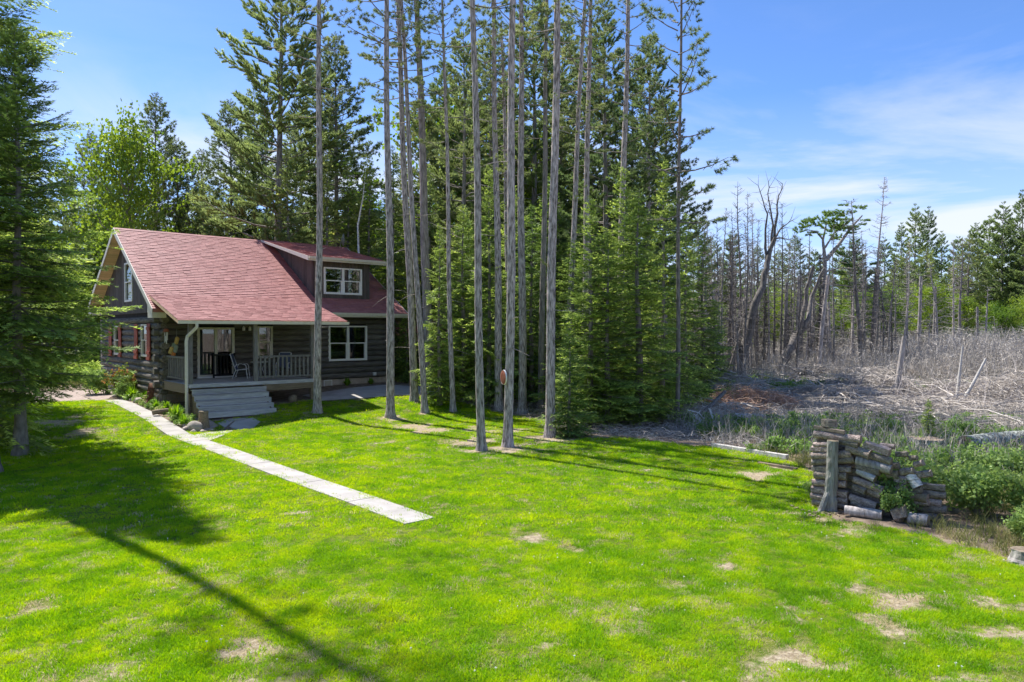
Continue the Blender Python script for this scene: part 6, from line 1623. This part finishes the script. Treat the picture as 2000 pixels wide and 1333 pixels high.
# leafy undergrowth
def forb_mesh(seed, h_, r_, n_, size):
    g = np.random.RandomState(seed); mb = MB(); cs = []
    for i in range(7):
        a = g.uniform(0, 6.28); e = np.array([r_ * math.cos(a) * g.rand(), r_ * math.sin(a) * g.rand(), h_ * g.uniform(.5, 1)])
        mb.tube([e * np.array([.4, .4, 0]), e], [.006, .003], 3, 0, .2, False)
        cs += [e, e * np.array([.9, .9, .7]), e * np.array([.8, .8, .42])]
    T, I = leafcloud(cs, .11, n_, size, g); mb.soup(T, 0, I)
    return mb.mesh('forb', M['forb'])
FORB = [forb_mesh(60 + i, .55, .28, 9, .085) for i in range(4)]
def fdens(x, y):
    d = np.zeros(x.shape)
    d = np.maximum(d, .6 * ((x > 7.4) & (y > 11) & (y < 21.5) & (y > 29 - 1.9 * x + 6)))
    d = np.maximum(d, .8 * ((x > 6.3) & (y > 20.5) & (y < 27.5)))
    d = np.maximum(d, .55 * ((y > 34) & (y < 62) & (x < 11)))
    d = np.maximum(d, .25 * ((y > 38) & (x > 11)))
    return d * sstep(.25, .55, fbm(x + 9, y, .45))
x, y = sample(64000, -40, 45, 11, 62, fdens)
a_, b_ = huv(x, y)
k = ~inpoly(x, y, LAWN_POLY) & ~((a_ > -1.7) & (a_ < 11.6) & (b_ > -18) & (b_ < 15.4)) & ~((a_ < -.2) & (b_ > 6.5) & (b_ < 18)) & ~inpoly(x, y, DECK_PATH)
x, y = x[k], y[k]; N_ = len(x)
scatter('undergrowth', np.stack([x, y, terr(x, y)], 1), FORB, gr_.randint(0, 4, N_), gr_.uniform(.55, 1.35, N_) * np.where(y > 34, 1.2, np.where(y > 18, .7, 1)), gr_.uniform(0, 6.28, N_), np.clip(gr_.normal(size=N_) * .2 + .42, 0, 1))
# bed plants
x, y = gr_.uniform(-22, -10, 9000), gr_.uniform(24, 37, 9000)
a_, b_ = huv(x, y); k = inpoly(x, y, BED_POLY) & (gr_.rand(9000) < .26) & (a_ < -.1) & (b_ > -1.9); x, y = x[k], y[k]; N_ = len(x)
scatter('bed_plants', np.stack([x, y, terr(x, y)], 1), FORB, gr_.randint(0, 4, N_), gr_.uniform(.25, .6, N_), gr_.uniform(0, 6.28, N_), np.clip(gr_.normal(size=N_) * .25 + .6, 0, 1))
# slash: felled twigs and sticks
def stick_mesh(seed, n_, rad, L0, r0, m, up=.25):
    g = np.random.RandomState(seed); mb = MB()
    for i in range(n_):
        p = np.array([g.normal() * rad * .5, g.normal() * rad * .5, g.uniform(0, .22)]); d = unit(g.normal(size=3) * np.array([1, 1, up])); L = L0 * g.uniform(.35, 1.2)
        s = np.linspace(-.5, .5, 4)[:, None]
        mb.tube(p + d * L * s + np.array([0, 0, .12 * L]) * (1 - 4 * s ** 2) + g.normal(size=(4, 3)) * .02, np.array([1, .8, .6, .35]) * r0 * g.uniform(.5, 1.4), 3, 0, g.rand(), False)
    return mb.mesh('stick_heap', m)
STK = [stick_mesh(70 + i, 34, .8, 1.0, .011, M['slash']) for i in range(4)] + [stick_mesh(80, 8, .9, 2.2, .03, M['slash'], .12)]
def sdens(x, y): return np.clip(sstep(24.5, 27, y + .28 * x - 4) * (1 - sstep(40, 50, y)) * (x > 7.5) * (.35 + .8 * fbm(x, y, .25)) * (1 - .88 * ((x < 14) & (y < 36))), 0, 1)
x, y = sample(11000, 7, 46, 23, 50, sdens); N_ = len(x)
heap = np.clip(fbm(x + 3, y + 8, .42) - .47, 0, 1) * 4.2 * sstep(26, 29, y + .28 * x - 4)
scatter('slash', np.stack([x, y, terr(x, y) + .02 + heap * gr_.rand(N_) ** .6], 1), STK, np.where(gr_.rand(N_) < .1, 4, gr_.randint(0, 4, N_)), gr_.uniform(.6, 1.4, N_), gr_.uniform(0, 6.28, N_), gr_.rand(N_))
# needle litter and twigs under the grove firs
LIT = [stick_mesh(90 + i, 9, .5, .45, .006, M['slash'], .1) for i in range(2)]
x, y = sample(3000, -3, 10, 21, 36, lambda x, y: .8 * np.ones(x.shape)); k = ~inpoly(x, y, LAWN_POLY); x, y = x[k], y[k]; N_ = len(x)
scatter('twig_litter', np.stack([x, y, terr(x, y) - .05], 1), LIT, gr_.randint(0, 2, N_), gr_.uniform(.6, 1.3, N_), gr_.uniform(0, 6.28, N_), gr_.rand(N_))
# grey alder brush beyond
def brush_mesh(seed, h_, n_):
    g = np.random.RandomState(seed); mb = MB(); tw_ = []
    for i in range(n_):
        p = np.array([g.normal() * .5, g.normal() * .5, 0]); d = unit(np.array([g.normal() * .22, g.normal() * .22, 1])); L = h_ * g.uniform(.4, 1.1)
        s = np.linspace(0, 1, 4)[:, None]; Q = p + d * L * s + np.array([g.normal() * .3, g.normal() * .3, -.1]) * s ** 2
        mb.tube(Q, [.018, .015, .010, .005], 3, 0, g.rand(), False)
        for j in range(12):
            q = g.uniform(.25, 1); b0 = p + d * L * q; e = unit(d * .8 + g.normal(size=3) * .55); tw_.append((b0, e, unit(np.cross(e, g.normal(size=3))), g.uniform(.2, .8)))
    mb.soup(blades(np.array([t_[0] for t_ in tw_]), np.array([t_[1] for t_ in tw_]), np.array([t_[2] for t_ in tw_]), np.array([t_[3] for t_ in tw_]), .022), 0, g.rand(len(tw_)))
    return mb.mesh('brush', M['brush'])
BRU = [brush_mesh(100 + i, 2.6, 11) for i in range(4)]
def bdens(x, y): return np.clip((y > 36) * (x > 12) * sstep(40, 52, y + .45 * (x - 14)) * (.4 + .8 * fbm(x, y, .15)) * (1 - sstep(66, 74, y)), 0, 1)
x, y = sample(8200, 11, 68, 36, 74, bdens); N_ = len(x)
scatter('dead_brush', np.stack([x, y, terr(x, y)], 1), BRU, gr_.randint(0, 4, N_), gr_.uniform(.5, 1.25, N_) * (.75 + .4 * sstep(16, 34, x)), gr_.uniform(0, 6.28, N_), gr_.rand(N_))
# dry standing stems among the weeds
STEM = []
for i in range(3):
    g = np.random.RandomState(140 + i); mb = MB()
    for j in range(14):
        p = np.array([g.normal() * .22, g.normal() * .22, 0]); d = unit(np.array([g.normal() * .35, g.normal() * .35, 1])); L = g.uniform(.3, 1.0)
        mb.tube([p, p + d * L * .6, p + d * L + np.array([g.normal() * .1, g.normal() * .1, -.05])], [.007, .005, .003], 3, 0, g.rand(), False)
    STEM.append(mb.mesh('dry_stem', M['slash']))
x, y = sample(5200, 6, 26, 10.5, 28, lambda x, y: .3 * np.ones(x.shape)); k = ~inpoly(x, y, LAWN_POLY) & (y > 25 - 1.9 * (x - 5)); x, y = x[k], y[k]; N_ = len(x)
scatter('dry_stems', np.stack([x, y, terr(x, y)], 1), STEM, gr_.randint(0, 3, N_), gr_.uniform(.6, 1.3, N_), gr_.uniform(0, 6.28, N_), gr_.rand(N_) * .6)
# dandelion clocks and clover heads in the lawn
g = np.random.RandomState(3); mb = MB()
v_ = unit(g.normal(size=(26, 3))); mb.soup(blades(v_ * 0 + np.array([0, 0, .09]), v_, unit(np.cross(v_, g.normal(size=(26, 3)))), .022, .008)); mb.tube([(0, 0, 0), (0, 0, .09)], .002, 3, 0, .5, False)
DAN = [mb.mesh('dandelion_clock', M['white'])]
x, y = sample(900, -9, 9, 6, 24, lambda x, y: .4 * np.ones(x.shape)); k = lawn_mask(x, y); x, y = x[k], y[k]; N_ = len(x)
scatter('dandelion_clocks', np.stack([x, y, terr(x, y)], 1), DAN, np.zeros(N_), gr_.uniform(.4, .8, N_), gr_.uniform(0, 6.28, N_), gr_.rand(N_))
# brown pile of dead conifer boughs
g = np.random.RandomState(6); mb = MB()
for i in range(900):
    px = g.uniform(8.6, 13.0); py = 32.6 + g.normal() * .75; hh = 1.05 * math.exp(-((py - 32.6) / .9) ** 2) * math.sin(PI * (px - 8.2) / 5.2)
    d = unit(g.normal(size=3) * np.array([1, .7, .35])); L = g.uniform(.3, 1.3); s = np.linspace(-.5, .5, 4)[:, None]
    mb.tube(np.array([px, py, -.58 + g.rand() * max(hh, .08)]) + d * L * s + np.array([0, 0, .15 * L]) * (1 - 4 * s ** 2), [.012, .010, .008, .004], 3, 0, g.rand(), False)
    k_ = 14; t_ = g.uniform(-.5, .5, k_); b0 = np.array([px, py, -.58 + g.rand() * max(hh, .08)]) + d * L * t_[:, None]; e = unit(d + g.normal(size=(k_, 3)) * .8)
    mb.soup(blades(b0, e, unit(np.cross(e, g.normal(size=(k_, 3)))), g.uniform(.08, .25, k_), .014), 0, g.rand(k_))
mb.build('brush_pile', M['brownbrush'], kind='stuff')
# tangled grey tops of felled trees right of the snag
g = np.random.RandomState(16); mb = MB()
for i in range(150):
    px = g.uniform(16, 24.5); py = g.uniform(29.5, 35); d = unit(np.array([g.normal(), g.normal() * .6, abs(g.normal()) * .55])); L = g.uniform(.8, 2.6); s = np.linspace(0, 1, 6)[:, None]
    Q = np.array([px, py, -.58]) + d * L * s + np.array([0, 0, .25 * L]) * (s - s ** 2.5) * 2 + g.normal(size=(6, 3)) * .03
    mb.tube(Q, np.linspace(.022, .005, 6), 3, 0, g.rand(), False)
    for j in range(5):
        b0 = Q[g.randint(1, 6)]; e = unit(d + g.normal(size=3) * .7); l_ = g.uniform(.2, .7); mb.tube([b0, b0 + e * l_ * .5 + np.array([0, 0, .03]), b0 + e * l_], [.009, .006, .003], 3, 0, g.rand(), False)
mb.build('slash_tangle', M['dead'], kind='stuff')
# the woods beyond, read as one mass
FARW = []
for k_, vi in (('spruce', 0), ('spruce', 1), ('maple', 2), ('white_pine', 2)):
    FARW.append([me for _, me in SP[k_][vi][2]])
def joined(meshes, name, inst=('leaf', 'spruce', 'wpine')):
    mb = MB()
    mats = []
    for me in meshes:
        nv = len(me.vertices); co = np.empty(nv * 3); me.vertices.foreach_get('co', co)
        nl = len(me.loops); lv_ = np.empty(nl, np.int32); me.loops.foreach_get('vertex_index', lv_)
        npg = len(me.polygons); lt = np.empty(npg, np.int32); ls = np.empty(npg, np.int32); me.polygons.foreach_get('loop_total', lt); me.polygons.foreach_get('loop_start', ls)
        off = mb.n; mb.V.append(co.reshape(-1, 3)); mb.n += nv
        ti = np.empty(npg, np.float32); me.attributes['tint'].data.foreach_get('value', ti)
        for kk in (3, 4):
            sel = np.where(lt == kk)[0]
            if len(sel): mb.F.setdefault(kk, []).append((lv_[ls[sel][:, None] + np.arange(kk)] + off, len(mats), ti[sel]))
        mats.append(me.materials[0])
    return mb.mesh(name, mats)
FARM = [joined(m_, 'far_tree') for m_ in FARW]
x = gr_.uniform(-120, 130, 1500); y = gr_.uniform(66, 150, 1500)
k = (gr_.rand(1500) < np.where(x > 16, .55, .8)) & ((x < 16) | (y > 98)) & (np.abs(x) < .95 * y); x, y = x[k], y[k]
x = np.concatenate([x, gr_.uniform(-80, 80, 420)]); y = np.concatenate([y, gr_.uniform(-80, -42, 420)]); N_ = len(x)   # the same woods close the yard behind the viewpoint
fi = gr_.choice(4, N_, p=[.25, .25, .3, .2]); hb = np.array([12, 12, 10, 16])[fi]
hh = np.where(y < 0, gr_.uniform(8, 12, N_), np.where(x > 16, gr_.uniform(9, 13, N_), gr_.uniform(11, 17, N_)))
scatter('distant_forest', np.stack([x, y, terr(x, y) - .1], 1), FARM, fi, hh / hb, gr_.uniform(0, 6.28, N_), gr_.rand(N_))
